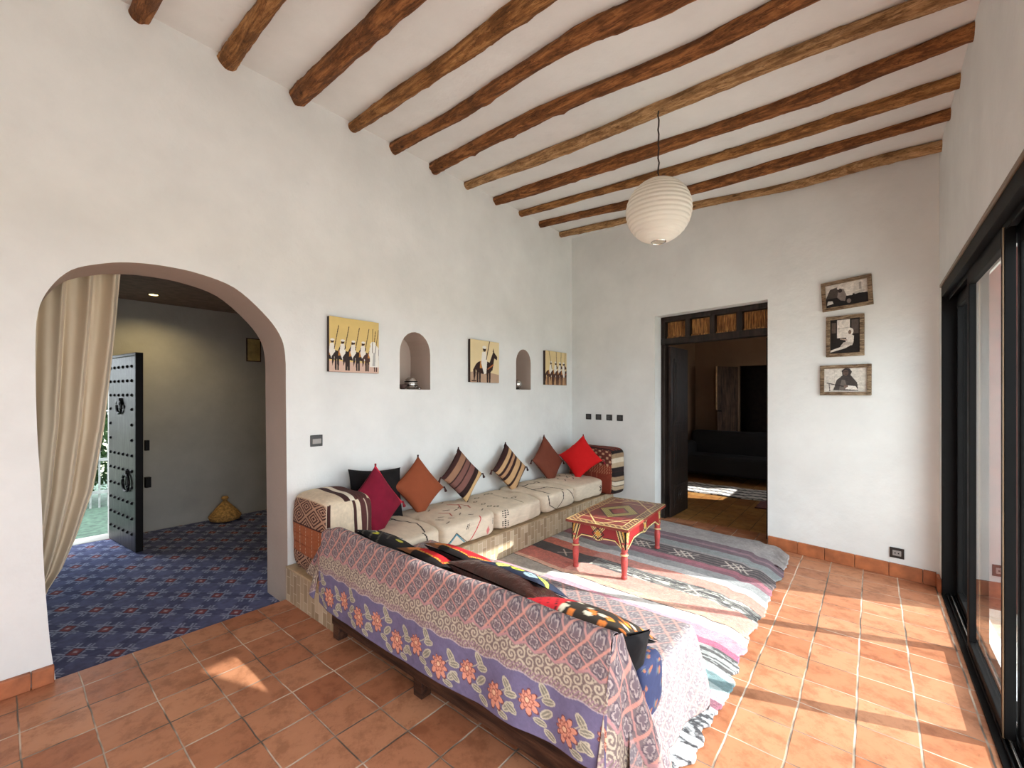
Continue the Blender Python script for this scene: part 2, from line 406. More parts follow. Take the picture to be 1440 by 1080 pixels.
# --- bedroom behind the back door
struct(obj('floor_bedroom', box((.2, 5.2, -.3), (3.8, 9.1, -.0005)), FLOOR2))
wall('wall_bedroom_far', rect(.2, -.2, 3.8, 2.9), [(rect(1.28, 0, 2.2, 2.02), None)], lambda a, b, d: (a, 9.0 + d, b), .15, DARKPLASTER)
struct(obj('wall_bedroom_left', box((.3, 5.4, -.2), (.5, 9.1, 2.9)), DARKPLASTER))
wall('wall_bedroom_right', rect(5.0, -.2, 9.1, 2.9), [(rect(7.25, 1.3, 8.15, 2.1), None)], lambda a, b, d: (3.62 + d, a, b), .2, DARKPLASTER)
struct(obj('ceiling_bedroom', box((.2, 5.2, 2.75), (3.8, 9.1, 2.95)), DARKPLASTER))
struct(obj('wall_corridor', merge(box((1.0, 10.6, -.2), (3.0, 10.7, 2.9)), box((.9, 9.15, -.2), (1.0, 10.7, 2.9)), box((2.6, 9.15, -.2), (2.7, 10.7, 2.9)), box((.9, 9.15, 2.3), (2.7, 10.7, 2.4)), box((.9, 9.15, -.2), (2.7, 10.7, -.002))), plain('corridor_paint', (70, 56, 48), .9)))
# --- outdoors
struct(obj('terrace_front', box((-6, -14, -.3), (3.8, -3.3, -.05)), PATIO), 'tiled terrace behind the camera')
struct(obj('ground', box((-40, -40, -.4), (40, 40, -.31)), plain('garden_soil', (110, 112, 84), .95)))
struct(obj('terrace', box((3.8, -12, -.3), (14, 16, -.05)), PATIO), 'tiled terrace outside the sliding door')
struct(obj('garden_path', box((-8, -3, -.3), (-3.25, 3, -.09)), plain('mossy_paving', (62, 84, 68), .9, var=.25, scale=14)), 'mossy paving outside the studded door')
struct(obj('wall_outside', box((3.84, 4.5, -.3), (4.6, 4.8, 3.4)), plain('red_earth_plaster', (92, 46, 36), .95, var=.2, scale=16, bump=.5)), 'red earth pier outside the sliding door')

# ------------------------------------------------------------------ ceiling beams
ORD = ['nearest the camera at the upper left corner, only its end showing', 'second from the upper left corner, short crooked end showing', 'third from the upper left corner, thick with ragged bark', 'fourth from the upper left corner, thin with a dark split', 'fifth from the upper left corner, reddish with a bulge near its end', 'sixth from the upper left corner, stout and reddish', 'pale tan, the one the paper lantern cord hangs from', 'dark reddish, just behind the lantern cord', 'thin, third counted from the back wall', 'dark, second counted from the back wall', 'thin pale, closest to the back wall']
BEAM = [([(0, .53), (3.6, .50)], .058, 1), ([(.0, .97), (.79, .94), (3.6, .9)], .056, 0), ([(0, 1.41), (1.39, 1.36), (3.6, 1.32)], .066, 1), ([(0, 1.86), (.5, 1.83), (1.27, 1.79), (1.93, 1.75), (3.6, 1.7)], .056, 0),
        ([(0, 2.25), (.8, 2.2), (1.91, 2.08), (2.46, 2.12), (3.6, 2.1)], .062, 1), ([(0, 2.68), (.37, 2.64), (1.46, 2.54), (2.41, 2.53), (2.93, 2.47), (3.6, 2.42)], .062, 1),
        ([(0, 3.12), (1.44, 3.02), (2.08, 2.94), (2.9, 2.86), (3.6, 2.83)], .056, 2), ([(0, 3.57), (1.39, 3.47), (2.33, 3.40), (2.91, 3.33), (3.2, 3.26), (3.6, 3.18)], .064, 1),
        ([(0, 4.01), (1.42, 3.91), (2.34, 3.82), (3.1, 3.7), (3.6, 3.62)], .052, 0), ([(0, 4.42), (.78, 4.38), (1.87, 4.33), (2.7, 4.19), (3.31, 4.07), (3.6, 4.01)], .058, 1), ([(0, 4.87), (.92, 4.79), (1.83, 4.73), (2.63, 4.70), (3.2, 4.53), (3.6, 4.47)], .052, 2)]
for k, (pts, r0, wm) in enumerate(BEAM):
    r0 *= .86 - .010 * k
    pts = [(-.015, pts[0][1])] + pts + [(3.615, pts[-1][1])]
    dense = catmull(pts, 40 if len(pts) < 6 else 26); path = []; rad = []
    ph = [random.uniform(0, 9) for _ in range(6)]
    kn = [(random.uniform(.2, 3.4), random.uniform(0, 2 * PI), random.uniform(.006, .014)) for _ in range(9)]
    for x, y in dense:
        w = .012 * math.sin(2.3 * x + ph[0]) + .006 * math.sin(6.1 * x + ph[1])
        path.append((x, y + w * .6, ceilz(x) - .032 + .4 * w))
        s = r0 * (1 + .10 * math.sin(1.5 * x + ph[2]) + .06 * math.sin(5 * x + ph[3]))
        def R(a, x=x, s=s, ph=ph, kn=kn):
            r = s * (1 + .05 * math.sin(3 * a + ph[4] + 2 * x) + .03 * math.sin(5 * a + ph[5] - 3 * x) + .16 * (float(vnoise(np.array(x * 9 + ph[0] * 7), np.array(a * 2.4 + 5))) - .5) + .09 * (float(vnoise(np.array(x * 38 + ph[1] * 7), np.array(a * 3.4))) - .5))
            for kx, ka, kr in kn:
                da = (a - ka + PI) % (2 * PI) - PI
                r += kr * math.exp(-((x - kx) / .03) ** 2 - (da / .35) ** 2)
            return r
        rad.append(R)
    o = obj('ceiling_beam', tube(path, rad, 24), WOODS[wm], smooth=True, origin=(0, pts[1][1], ceilz(0)))
    tag(o, 'rough round log beam, ' + ORD[k], 'ceiling beam', 'log beams across the ceiling')

# ------------------------------------------------------------------ paper lantern
LX, LY = 2.106, 2.869
lt = thing('pendant_lantern', 'round white ribbed paper lantern hanging on a thin cord from a log beam', 'lamp', (LX, LY, 2.48))
prof = []
for k in range(0, 181):
    th = math.radians(-78 + 156 * k / 180); r = .213 * math.cos(th); z = .213 * math.sin(th)
    rib = .004 * (1 - abs(math.sin(PI * k / 9)) ** .6 * 1.0)
    prof.append(((.213 + rib - .003) * math.cos(th) * (1 + .01 * math.sin(k * .7)), z))
obj('paper_shade', lathe(prof, (LX, LY, 2.697), 48, cap=False), PAPER, lt, smooth=True)
obj('wire_ring', tube([(LX + .046 * math.cos(a), LY + .046 * math.sin(a), 2.489) for a in np.linspace(0, 2 * PI, 25)], .004, 6), SILVER, lt)
zt = ceilz(LX) - .09
obj('cord', tube([(LX + .004 * math.sin(k * 2.1), LY + .003 * math.cos(k * 1.7), 2.80 + (zt - 2.80) * k / 18) for k in range(19)], .005, 6), CORD, lt)
obj('bulb_holder', lathe([(.012, 0), (.02, .01), (.02, .05), (.012, .07)], (LX, LY, 2.76), 12), PLASTICG, lt)

# ------------------------------------------------------------------ sliding glass door (right wall)
dr = bpy.data.objects.new('door_1', None); COL.objects.link(dr); dr.location = (WX + .05, 3.17, 0); struct(dr, 'black framed sliding glass door in the right wall')
x0, x1 = WX - .004, WX + .13
obj('jamb', box((x0, 4.405, 0), (x1, 4.44, 2.25)), BLACKMETAL, dr, bev=.004)
obj('jamb', box((x0, 1.8, 0), (x1, 1.84, 2.25)), BLACKMETAL, dr, bev=.004)
obj('head_rail', merge(box((x0, 1.8, 2.17), (x1, 4.44, 2.25)), box((WX + .03, 1.9, 2.14), (WX + .036, 4.42, 2.18)), box((WX + .075, 1.9, 2.14), (WX + .081, 4.42, 2.18))), BLACKMETAL, dr, bev=.003)
obj('head_trim', box((WX - .012, 1.78, 2.245), (WX + .02, 4.45, 2.268)), BRONZEMETAL, dr, bev=.003)
obj('sill_track', merge(box((x0, 1.8, -.02), (x1, 4.44, .012)), box((WX + .02, 1.9, .01), (WX + .026, 4.42, .026)), box((WX + .062, 1.9, .01), (WX + .068, 4.42, .026))), BLACKMETAL, dr, bev=.002)
obj('track_rail', merge(box((WX + .038, 1.92, .012), (WX + .046, 4.40, .03)), box((WX + .082, 1.92, .012), (WX + .09, 4.40, .03))), SILVER, dr, bev=.002)
def panel(y0, y1, xc):
    t = .018; w = .055
    f = obj('sliding_panel', merge(box((xc - t, y0, .03), (xc + t, y0 + w, 2.15)), box((xc - t, y1 - w, .03), (xc + t, y1, 2.15)), box((xc - t, y0 + w, .03), (xc + t, y1 - w, .07)), box((xc - t, y0 + w, 2.08), (xc + t, y1 - w, 2.15))), BLACKMETAL, dr, bev=.004)
    obj('glass_pane', box((xc - .003, y0 + w - .005, .065), (xc + .003, y1 - w + .005, 2.085)), GLASS, f)
    obj('edge_trim', box((xc - t - .003, y0 + .002, .03), (xc - t + .004, y0 + .012, 2.15)), BRONZEMETAL, f)
panel(3.52, 4.40, WX + .086); panel(2.68, 3.57, WX + .042); panel(1.84, 2.73, WX + .086)
d2 = bpy.data.objects.new('door_4', None); COL.objects.link(d2); d2.location = (WX + .05, -.5, 0); struct(d2)
obj('jamb', merge(box((x0, 1.15, 0), (x1, 1.19, 2.25)), box((x0, -.5, 0), (x1, -.46, 2.25)), box((x0, -.5, 2.15), (x1, 1.19, 2.25))), BLACKMETAL, d2, bev=.004)

# ------------------------------------------------------------------ back door
D3 = .13
d3 = bpy.data.objects.new('door_2', None); COL.objects.link(d3); d3.location = bw(1.87, D3, 0); struct(d3, 'dark wooden double door with bamboo transom, standing open')
def bb(a0, d0, z0, a1, d1, z1): return xf(box((a0, d0, z0), (a1, d1, z1)), bw)
A0, A1 = 1.276, 2.466
obj('door_frame', merge(bb(A0, D3, 0, A0 + .05, D3 + .10, 2.38), bb(A1 - .03, D3, 0, A1, D3 + .10, 2.38), bb(A0, D3, 2.325, A1, D3 + .10, 2.383), bb(A0, D3 - .005, 2.055, A1, D3 + .10, 2.13)), BLACKWOOD, d3, bev=.006)
wpan = (A1 - A0 - .08) / 4
obj('transom_bars', merge(*[bb(A0 + .05 + wpan * k - .03, D3, 2.13, A0 + .05 + wpan * k + .03, D3 + .08, 2.33) for k in (1, 2, 3)]), BLACKWOOD, d3, bev=.004)
for k in range(4):
    a0 = A0 + .05 + wpan * k + (.03 if k else .012); a1 = A0 + .05 + wpan * (k + 1) - (.03 if k < 3 else 0)
    n = 16; gs = []
    for i in range(n):
        c = a0 + (a1 - a0) * (i + .5) / n; gs.append(lathe([(.0075, 0), (.0075, .185)], bw(c, D3 + .05, 2.135), 8))
    gs.append(bb(a0, D3 + .03, 2.13, a1, D3 + .045, 2.15))
    obj('bamboo_panel', merge(*gs), BAMBOO, d3, smooth=False)
def leaf(h, dirv, w, side, name='door_leaf'):
    dv = Vector(dirv).normalized(); nv = Vector((dv.y, -dv.x, 0)) * side
    f = lambda u, v, z: tuple(Vector(h) + dv * u + nv * v + Vector((0, 0, z)))
    o = obj(name, xf(box((0, 0, .01), (w, .035, 2.04)), f), BLACKWOOD, d3, bev=.004)
    for z0, z1 in ((.10, .38), (.52, 1.02), (1.1, 1.9)):
        obj('leaf_panel', merge(xf(box((.08, .033, z0), (w - .08, .045, z1)), f), xf(box((.12, .044, z0 + .04), (w - .12, .052, z1 - .04)), f)), BLACKWOOD, o, bev=.004)
    R = Matrix.Rotation(math.atan2(nv.y, nv.x), 3, 'Z') @ Matrix.Rotation(PI / 2, 3, 'Y')
    obj('rosette', merge(lathe([(.09, 0), (.085, .008), (.06, .008), (.055, .016), (.03, .016), (.02, .022), (.001, .022)], f(w / 2, .05, .24), 16, R)), BLACKWOOD, o)
leaf(bw(1.335, D3 + .06, 0), (.03, 1, 0), .56, 1)
leaf(bw(2.43, D3 + .06, 0), (.17, 1, 0), .53, -1)
# far bedroom door leaf and dark room things
fd = bpy.data.objects.new('door_5', None); COL.objects.link(fd); fd.location = (1.28, 9, 0); struct(fd, 'brown door leaf standing open in the far bedroom wall')
obj('door_leaf', xf(box((0, 0, .01), (.5, .04, 2.0)), lambda u, v, z: (1.27 - .50 * u + .3 * v, 8.98 - .86 * u - .5 * v, z)), mk_wood('brown_door_wood', (74, 54, 40), (96, 72, 54), 2, 1.5), fd, bev=.004)
obj('handle', tube([(1.02, 8.53, 1.18), (1.04, 8.45, 1.18), (1.12, 8.47, 1.18)], .01, 6), IRON, fd)
obj('edge_strip', box((1.005, 8.53, 1.2), (1.03, 8.55, 2.0)), plain('pale_edge_paint', (190, 160, 120)), fd)
ds = thing('sofa', 'dark sofa in the shadows of the bedroom beyond the double door', 'sofa', (1.3, 8.15, 0))
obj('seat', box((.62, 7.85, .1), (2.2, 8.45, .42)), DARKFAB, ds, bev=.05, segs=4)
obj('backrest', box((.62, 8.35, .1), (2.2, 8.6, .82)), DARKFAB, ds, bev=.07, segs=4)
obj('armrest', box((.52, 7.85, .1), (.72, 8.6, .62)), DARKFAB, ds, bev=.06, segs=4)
X, Y = uv(90, 60, 0, 1.5, 0, .75)
p = Pt(X, Y, (226, 220, 208)); p.m(frac(Y / .19 + .1 * np.sin(X * 9)) < .3, (46, 42, 40)); p.m(frac((X + Y) / .2) < .12, (60, 54, 50)); p.noise(.2, 30)
P = np.stack([.85 + X * .9, 6.75 + Y, .012 + 0 * X + .004 * np.sin(X * 11)], -1); g = grid(P)
tag(obj('rug', g, RUGV, cols=p.c.reshape(-1, 3), solid=.01), 'black and white rug on the bedroom floor, half in sunlight', 'rug')
X, Y = uv(40, 60, 0, .55, 0, .9); p = Pt(X, Y, (110, 34, 28)); p.m(frac(Y / .12) < .2, (70, 24, 22)); p.noise(.2, 30)
tag(obj('rug', grid(np.stack([2.05 + X, 6.3 + Y, .012 + .003 * np.sin(X * 14)], -1)), RUGV, cols=p.c.reshape(-1, 3), solid=.01), 'dark red rug on the bedroom floor at the right of the doorway', 'rug')

# ------------------------------------------------------------------ hall: studded door, carpet, curtain, pot
sd = bpy.data.objects.new('door_3', None); COL.objects.link(sd); sd.location = (-2.98, .815, HF); struct(sd, 'grey studded wooden door leaf standing open in the hall')
dv = Vector((.75, .09, 0)).normalized(); nv = Vector((dv.y, -dv.x, 0))
sf = lambda u, v, z: tuple(Vector((-2.985, .83, HF)) + dv * u + nv * v + Vector((0, 0, z)))
lf = obj('door_leaf', xf(box((0, 0, .012), (.755, .05, 1.9)), sf), STUDWOOD, sd, bev=.004)
obj('leaf_edge', xf(box((.756, -.005, .012), (.79, .055, 1.905)), sf), IRON, lf, bev=.004)
obj('top_cap', xf(box((0, -.005, 1.9), (.79, .055, 1.93)), sf), IRON, lf, bev=.004)
R = Matrix.Rotation(math.atan2(nv.y, nv.x), 3, 'Z') @ Matrix.Rotation(PI / 2, 3, 'Y')
st0 = None
for i, z in enumerate([1.80, 1.66, 1.52, 1.38, 1.23, 1.08, .93, .78, .62, .47, .32, .17]):
    for k in range(6):
        if i in (3, 4, 5) and k in (1, 2, 3, 4): continue
        u = .07 + .122 * k; p = sf(u, .05, z)
        if st0 is None:
            st0 = obj('stud', lathe([(.016, -.004), (.016, .003), (.011, .012), (.002, .015)], p, 10, R), IRON, lf, smooth=True); p0 = Vector(p)
        else:
            c = st0.copy(); COL.objects.link(c); c.location = st0.location + Vector(p) - p0
ring = lambda u, z, r: tube([sf(u + r * math.cos(a), .065, z + r * math.sin(a)) for a in np.linspace(0, 2 * PI, 25)], .012, 6)
obj('knocker', merge(ring(.37, 1.40, .065), xf(box((.26, .05, 1.39), (.48, .062, 1.415)), sf), xf(box((.34, .05, 1.42), (.40, .075, 1.49)), sf)), IRON, lf)
obj('pull_ring', merge(ring(.56, .66, .085), xf(box((.53, .05, .73), (.59, .075, .78)), sf)), IRON, lf)
obj('latch', merge(xf(box((.76, -.02, .98), (.80, -.05, 1.08)), sf), xf(box((.76, -.02, .62), (.81, -.06, .72)), sf)), IRON, lf)
# carpet
X, Y = uv(460, 460, -2.98, -.004, -.5, 2.69)
p = Pt(X, Y, (92, 98, 134))
a = .5 * (X / .20 + Y / .155); b = .5 * (X / .20 - Y / .155)
fa = frac(a); fb = frac(b); da = np.abs(fa - .5); db = np.abs(fb - .5)
LN = (148, 156, 186); DKC = (58, 62, 92)
p.m((da > .30), (78, 84, 118)); p.m((db > .34), (78, 84, 118))
for o_ in (.30, .385): p.m((np.abs(da - o_) < .022) & (db > .12), LN); p.m((np.abs(db - o_) < .022) & (da > .12), LN)
p.m((da > .285) & (db > .285), DKC); p.m((np.maximum(.5 - da, .5 - db) < .20) & (np.maximum(.5 - da, .5 - db) > .16), LN); p.m((da > .37) & (db > .37), (128, 72, 78)); p.m((da > .455) & (db > .455), (176, 160, 170))
p.noise(.28, 40)
tag(obj('carpet', grid(np.stack([X, Y, HF + .001 + 0 * X], -1)), CARPV, cols=p.c.reshape(-1, 3), solid=.008), 'blue patterned carpet with small red squares on the hall floor', 'carpet')
# curtain
zz = [2.42, 2.19, 1.835, 1.26, .877, .596, .42, .33, .2, -.02]; yr = [.535, .52, .497, .45, .40, .325, .265, .215, .17, .16]; yl = [-.02, -.02, -.02, 0, .0, .02, .03, .03, .03, .03]
U, Z = uv(130, 110, 0, 1, -.03, 2.42)
YR = np.interp(Z, zz[::-1], yr[::-1]); YL = np.interp(Z, zz[::-1], yl[::-1])
ph = U + .02 * np.sin(Z * 2.2)
Xc = -.46 + .035 * np.sin(2 * PI * 4.6 * ph + .6 * np.sin(Z * 1.3)) + .014 * np.sin(2 * PI * 10 * ph + Z) + .01 * fbm(U * 8, Z * 5) - .06 * sm(1.0, .2, Z) * (U - .3)
Yc = YL + (YR - YL) * (U + .018 * np.sin(2 * PI * 4.6 * U))
p = Pt(U, Z, (206, 192, 168)); p.noise(.05, 6)
tag(obj('curtain', grid(np.stack([Xc, Yc, Z], -1)), vmat('curtain_cotton', .6, .15, 300, sheen=.2, spec=.4), smooth=True, cols=p.c.reshape(-1, 3), solid=.004), 'beige cotton curtain gathered at the left of the archway', 'curtain')
tag(obj('curtain_rod', tube([(-.46, -.3, 2.43), (-.46, 1.6, 2.43)], .012, 10), IRON), 'iron curtain rod behind the arch', 'curtain rod')
pt = thing('tagine', 'straw-coloured cone-lidded pot on the hall floor by the far wall', 'pot', (-2.82, 1.80, HF + .001))
obj('dish', lathe([(.10, 0), (.155, .02), (.17, .06), (.165, .07), (.02, .07)], (-2.82, 1.80, HF + .001), 24), STRAW, pt, smooth=True)
obj('lid', lathe([(.158, .07), (.15, .09), (.10, .15), (.055, .20), (.025, .235), (.022, .25), (.04, .27), (.03, .29), (.004, .295)], (-2.82, 1.80, HF + .001), 24), STRAW, pt, smooth=True)
sl = thing('ceiling_spotlight', 'small round warm spotlight recessed in the brown hall ceiling', 'ceiling light', (-2.487, 1.059, 2.49))
obj('bezel', lathe([(.052, 0), (.052, .008), (.036, .008), (.036, 0)], (-2.487, 1.059, 2.493), 20, cap=False), SILVER, sl)
obj('lens', lathe([(.036, 0), (.036, .003)], (-2.487, 1.059, 2.495), 20), GLOW, sl)
X, Y = uv(16, 24); p = Pt(X, Y, (190, 168, 106)); p.noise(.1, 8)
fp = thing('framed_panel', 'small yellowish framed panel high on the hall wall', 'picture', (-2.99, 2.175, 1.9))
obj('panel', box((-2.998, 2.10, 1.91), (-2.985, 2.25, 2.19)), plain('yellowed_panel', (188, 166, 108)), fp)
obj('border', merge(box((-2.998, 2.09, 1.9), (-2.98, 2.10, 2.2)), box((-2.998, 2.25, 1.9), (-2.98, 2.26, 2.2)), box((-2.998, 2.1, 1.9), (-2.98, 2.25, 1.91)), box((-2.998, 2.1, 2.19), (-2.98, 2.25, 2.2))), SOFAWOOD, fp)
# garden beyond the studded door
def leaves(c, r, n, sz):
    V = []; F = []
    for i in range(n):
        d = rng.normal(size=3); d /= np.linalg.norm(d); q = np.array(c) + d * np.array(r) * rng.uniform(.35, 1) ** .5
        a = rng.normal(size=3); a /= np.linalg.norm(a); b = np.cross(a, d); b /= max(np.linalg.norm(b), 1e-6); s = sz * rng.uniform(.6, 1.3); k = len(V)
        V += [tuple(q - a * s), tuple(q + b * s * .4), tuple(q + a * s), tuple(q - b * s * .4)]; F.append((k, k + 1, k + 2, k + 3))
    return V, F
LEAF = plain('green_leaves', (48, 74, 36), .6, var=.5, scale=5)
hb = thing('hedge_shrub', 'leafy green shrub in the garden seen past the studded door', 'shrub', (-6, .9, -.09))
obj('foliage', leaves((-5.6, .7, 1.25), (.6, 1.5, 1.25), 6000, .07), LEAF, hb)
obj('stem', tube([(-6, .85, -.1), (-5.95, .9, .5), (-6.0, .95, 1.2)], [.07, .05, .03], 8), WOODS[1], hb)
fn = thing('garden_fence', 'pale thin-barred fence in front of the garden shrub', 'fence', (-5, .6, -.09))
obj('fence_bars', merge(*[box((-5.01, -.6 + .09 * k, -.09), (-4.99, -.58 + .09 * k, .75)) for k in range(26)], box((-5.02, -.6, .55), (-4.98, 1.7, .59)), box((-5.02, -.6, .1), (-4.98, 1.7, .14))), plain('grey_fence_paint', (150, 154, 150)), fn)

# ------------------------------------------------------------------ soft furnishings tools
def rbox6(c, half, n, ex, colf, disp=None):
    """rounded (superquadric) box from six painted faces; colf(face, U, V) with U,V in -1..1"""
    out = []
    for f in range(6):
        U, V = uv(n, n, -1, 1, -1, 1); W = np.ones_like(U)
        ax = f // 2; s = 1 if f % 2 == 0 else -1
        P = [None] * 3; P[ax] = W * s; o = [(1, 2), (0, 2), (0, 1)][ax]; P[o[0]] = U; P[o[1]] = V
        P = np.stack(P, -1)
        r = (np.abs(P) ** ex).sum(-1) ** (1 / ex); Q = P / r[..., None]
        if (s < 0) != (ax == 1): Q = Q[:, ::-1]; U = U[:, ::-1]; V = V[:, ::-1]
        C = colf(f, U, V); Q = Q * np.array(half)
        if disp is not None: Q = disp(Q, f)
        out.append((Q + np.array(c), C))
    return ngrids(out)
def lumpy(amp, sc, seed, flat_bottom=True):
    def d(Q, f):
        nz = fbm(Q[..., 0] * sc + seed + Q[..., 2] * sc * .7, Q[..., 1] * sc + seed * 2.3 - Q[..., 2] * sc * .5, 3) - .5
        Q = Q.copy(); rr = np.linalg.norm(Q, axis=-1, keepdims=True) + 1e-6
        w = 2 * amp * nz[..., None] * Q / rr
        Q += w; return Q
    return d
def pillow(name, label, cat, group, c, right, up, w, h, th, front, back=None, roll=0, tassels=None, n=56, mat=None, ears=.10, sag=0, seed=0):
    r = Vector(right).normalized(); u = Vector(up); u = (u - r * u.dot(r)).normalized(); nn = r.cross(u)
    ca, sa = math.cos(roll), math.sin(roll); r, u = r * ca + u * sa, u * ca - r * sa
    U, V = uv(n, n, -1, 1, -1, 1)
    px = U * w / 2 * (1 - ears * (1 - V ** 2) * np.abs(U) ** 2); py = V * h / 2 * (1 - ears * (1 - U ** 2) * np.abs(V) ** 2)
    t = th / 2 * ((1 - np.abs(U) ** 2.6) * (1 - np.abs(V) ** 2.6)) ** .55
    t = t * (1 + .22 * (fbm(U * 2.2 + seed, V * 2.2 + seed * 2) - .5)) + .003
    R_, U_, N_ = (np.array(a) for a in (r, u, nn)); c = np.array(c, float)
    bend = sag * (U ** 2 + .4 * V ** 2)
    parts = []
    for s, fn_ in ((1, front), (-1, back or front)):
        P = c + px[..., None] * R_ + py[..., None] * U_ + (s * t - bend)[..., None] * N_
        C = fn_(U, V)
        if s < 0: P = P[:, ::-1]; C = C[:, ::-1]
        parts.append((P, C))
    V_, F_, C_ = ngrids(parts)
    o = obj(name, (V_, F_), mat or FABV, smooth=True, cols=C_, weld=.0062 if False else False)
    tag(o, label, cat, group)
    if tassels:
        for su, sv in ((1, 1), (1, -1), (-1, 1), (-1, -1)):
            b = c + su * w / 2 * R_ + sv * h / 2 * U_ - (sag * 1.4) * N_
            d = Vector(R_ * su + U_ * sv).normalized(); drop = (d * .35 + Vector((0, 0, -1)) * .75).normalized()
            p = [tuple(Vector(b) - d * .012), tuple(Vector(b) + d * .008), tuple(Vector(b) + d * .008 + drop * .015), tuple(Vector(b) + d * .008 + drop * .045)]
            obj('tassel', tube(p, [.006, .008, .007, .013], 8), tassels, o)
    return o
def solidc(col, amp=.08, sc=4, lines=None):
    def f(U, V):
        p = Pt(U, V, col); p.noise(amp, sc, 3); return p.c
    return f

# ------------------------------------------------------------------ masonry bench and its cushions
BX = .69
bn = thing('masonry_bench', 'low built-in bench faced with narrow beige tiles along the left wall', 'bench', (.345, 3.2, 0))
obj('bench_body', box((.002, 1.335, 0), (BX, 5.04, .225)), BENCH, bn)
obj('bench_ledge', box((.002, 1.33, .225), (BX + .006, 5.03, .24)), plain('bench_edge_tile', (176, 152, 120), .5), bn, bev=.004)
ORI = ['nearest the rounded kilim bolster, with black curved lines', 'second along the bench, with red and blue stripes on its front', 'third along the bench, with small black dots on its front', 'fourth along the bench, with a large black pointed outline', 'last in the row, a small black star on its front']
spans = [(1.70, 2.215), (2.215, 2.86), (2.86, 3.555), (3.555, 4.165), (4.165, 4.80)]
def berber(i, y0, y1):
    def f(face, U, V):
        # Xr, Yr: metres along bench and up/inwards across top
        p = Pt(U, V, (214, 198, 176)); p.noise(.10, 7, i); p.noise(.06, 40, i); K = (44, 36, 36)
        r = random.Random(40 + i)
        if face == 4:      # top: U = x, V = y
            if i == 0: p.pl([(-.9, -.5), (-.2, -.3), (.2, -.6), (.95, -.45)], .05, K); p.pl([(-.8, .35), (-.1, .3), (.4, .55), (1, .4)], .05, K); p.pl([(-.4, -.3), (-.2, .3)], .05, K)
            elif i == 1:
                for k in range(16): x, y = r.uniform(-.9, .9), r.uniform(-.9, .9); p.line((x, y), (x + r.uniform(-.15, .15), y + .14), .03, (70, 50, 48))
                for k in range(5): x, y = r.uniform(-.9, .7), r.uniform(-.9, .6); p.pl([(x, y), (x + .2, y + .2), (x + .4, y + .1)], .035, (176, 78, 70))
            elif i == 2:
                for k in range(10): x, y = r.uniform(-.8, .8), r.uniform(-.9, .9); p.pl([(x - .06, y), (x, y + .1), (x + .06, y), (x, y - .1), (x - .06, y)], .025, (70, 66, 50))
                p.line((-.9, .1), (.9, .15), .02, (110, 104, 80))
            elif i == 3: p.pl([(-1, -.6), (-.3, -.5), (.3, -.7), (1, -.62)], .05, K); p.pl([(-.3, -.5), (-.2, .5), (-1, .7)], .05, K); p.pl([(.3, -.7), (.4, .1), (1, .3)], .05, K)
            else:
                for y in (-.5, .1, .5): p.pl([(x, y + .1 * ((k % 2) * 2 - 1)) for k, x in enumerate(np.linspace(-.9, .3, 9))], .03, K)
        if face == 0:      # front (+x): U = y, V = z
            if i == 0: p.pl([(-.5, 1), (-.3, -.2), (-.6, -1)], .05, K); p.pl([(.3, 1), (.5, -.9)], .05, K)
            elif i == 1:
                p.pl([(-.15, -1), (.15, -.1), (.35, 1)], .035, (190, 50, 60)); p.pl([(-.9, -.7), (-.6, .1), (-.3, -.8)], .05, (84, 140, 156)); p.pl([(-.95, -.7), (-.6, .2), (-.2, -.9)], .03, K)
                p.poly([(.45, -.4), (.52, 0), (.6, -.4), (.52, -.8)], (206, 120, 116)); p.pl([(-.25, .2), (-.2, .6)], .03, K); p.pl([(-.18, .2), (-.13, .6)], .03, K); p.line((.75, 0), (.8, .5), .03, K)
            elif i == 2:
                m = (U < -.62) & (U > -.93) & (np.abs((V - .1) % 1.0 - .5) + np.abs(U + .78) * 1.8 < .48) & (frac(U / .1) < .6) & (frac(V / .2) < .6); p.m(m, K)
            elif i == 3: p.pl([(-.8, .9), (-.75, -.1), (-.3, -.8), (.1, .1), (.15, .95)], .045, K); p.pl([(.5, .95), (.9, -.5)], .045, K)
            else: p.pl([(.55, .2), (.75, -.3)], .05, K); p.pl([(.75, .2), (.55, -.3)], .05, K); p.line((.65, .3), (.65, -.4), .04, K)
        return p.c
    return f
hs = [.205, .205, .19, .205, .20]
for i, (y0, y1) in enumerate(spans):
    c = (.352, (y0 + y1) / 2, .24 + hs[i] / 2 + .002); hf = (.335, (y1 - y0) / 2 - .003, hs[i] / 2)
    V_, F_, C_ = rbox6(c, hf, 110, 7, berber(i, y0, y1), lumpy(.022, 6, i * 5 + 2))
    V_[:, 2] = np.maximum(V_[:, 2], .2405); V_[:, 0] = np.maximum(V_[:, 0], .004)
    V_[:, 2] += .018 * np.maximum(0, 1 - ((V_[:, 0] - .33) / .3) ** 2) * (V_[:, 2] > .36)
    tag(obj('bench_cushion', (V_, F_), FABV, smooth=True, cols=C_, weld=1e-5), 'cream wool bench mattress, ' + ORI[i], 'cushion', 'cream mattresses on the bench')

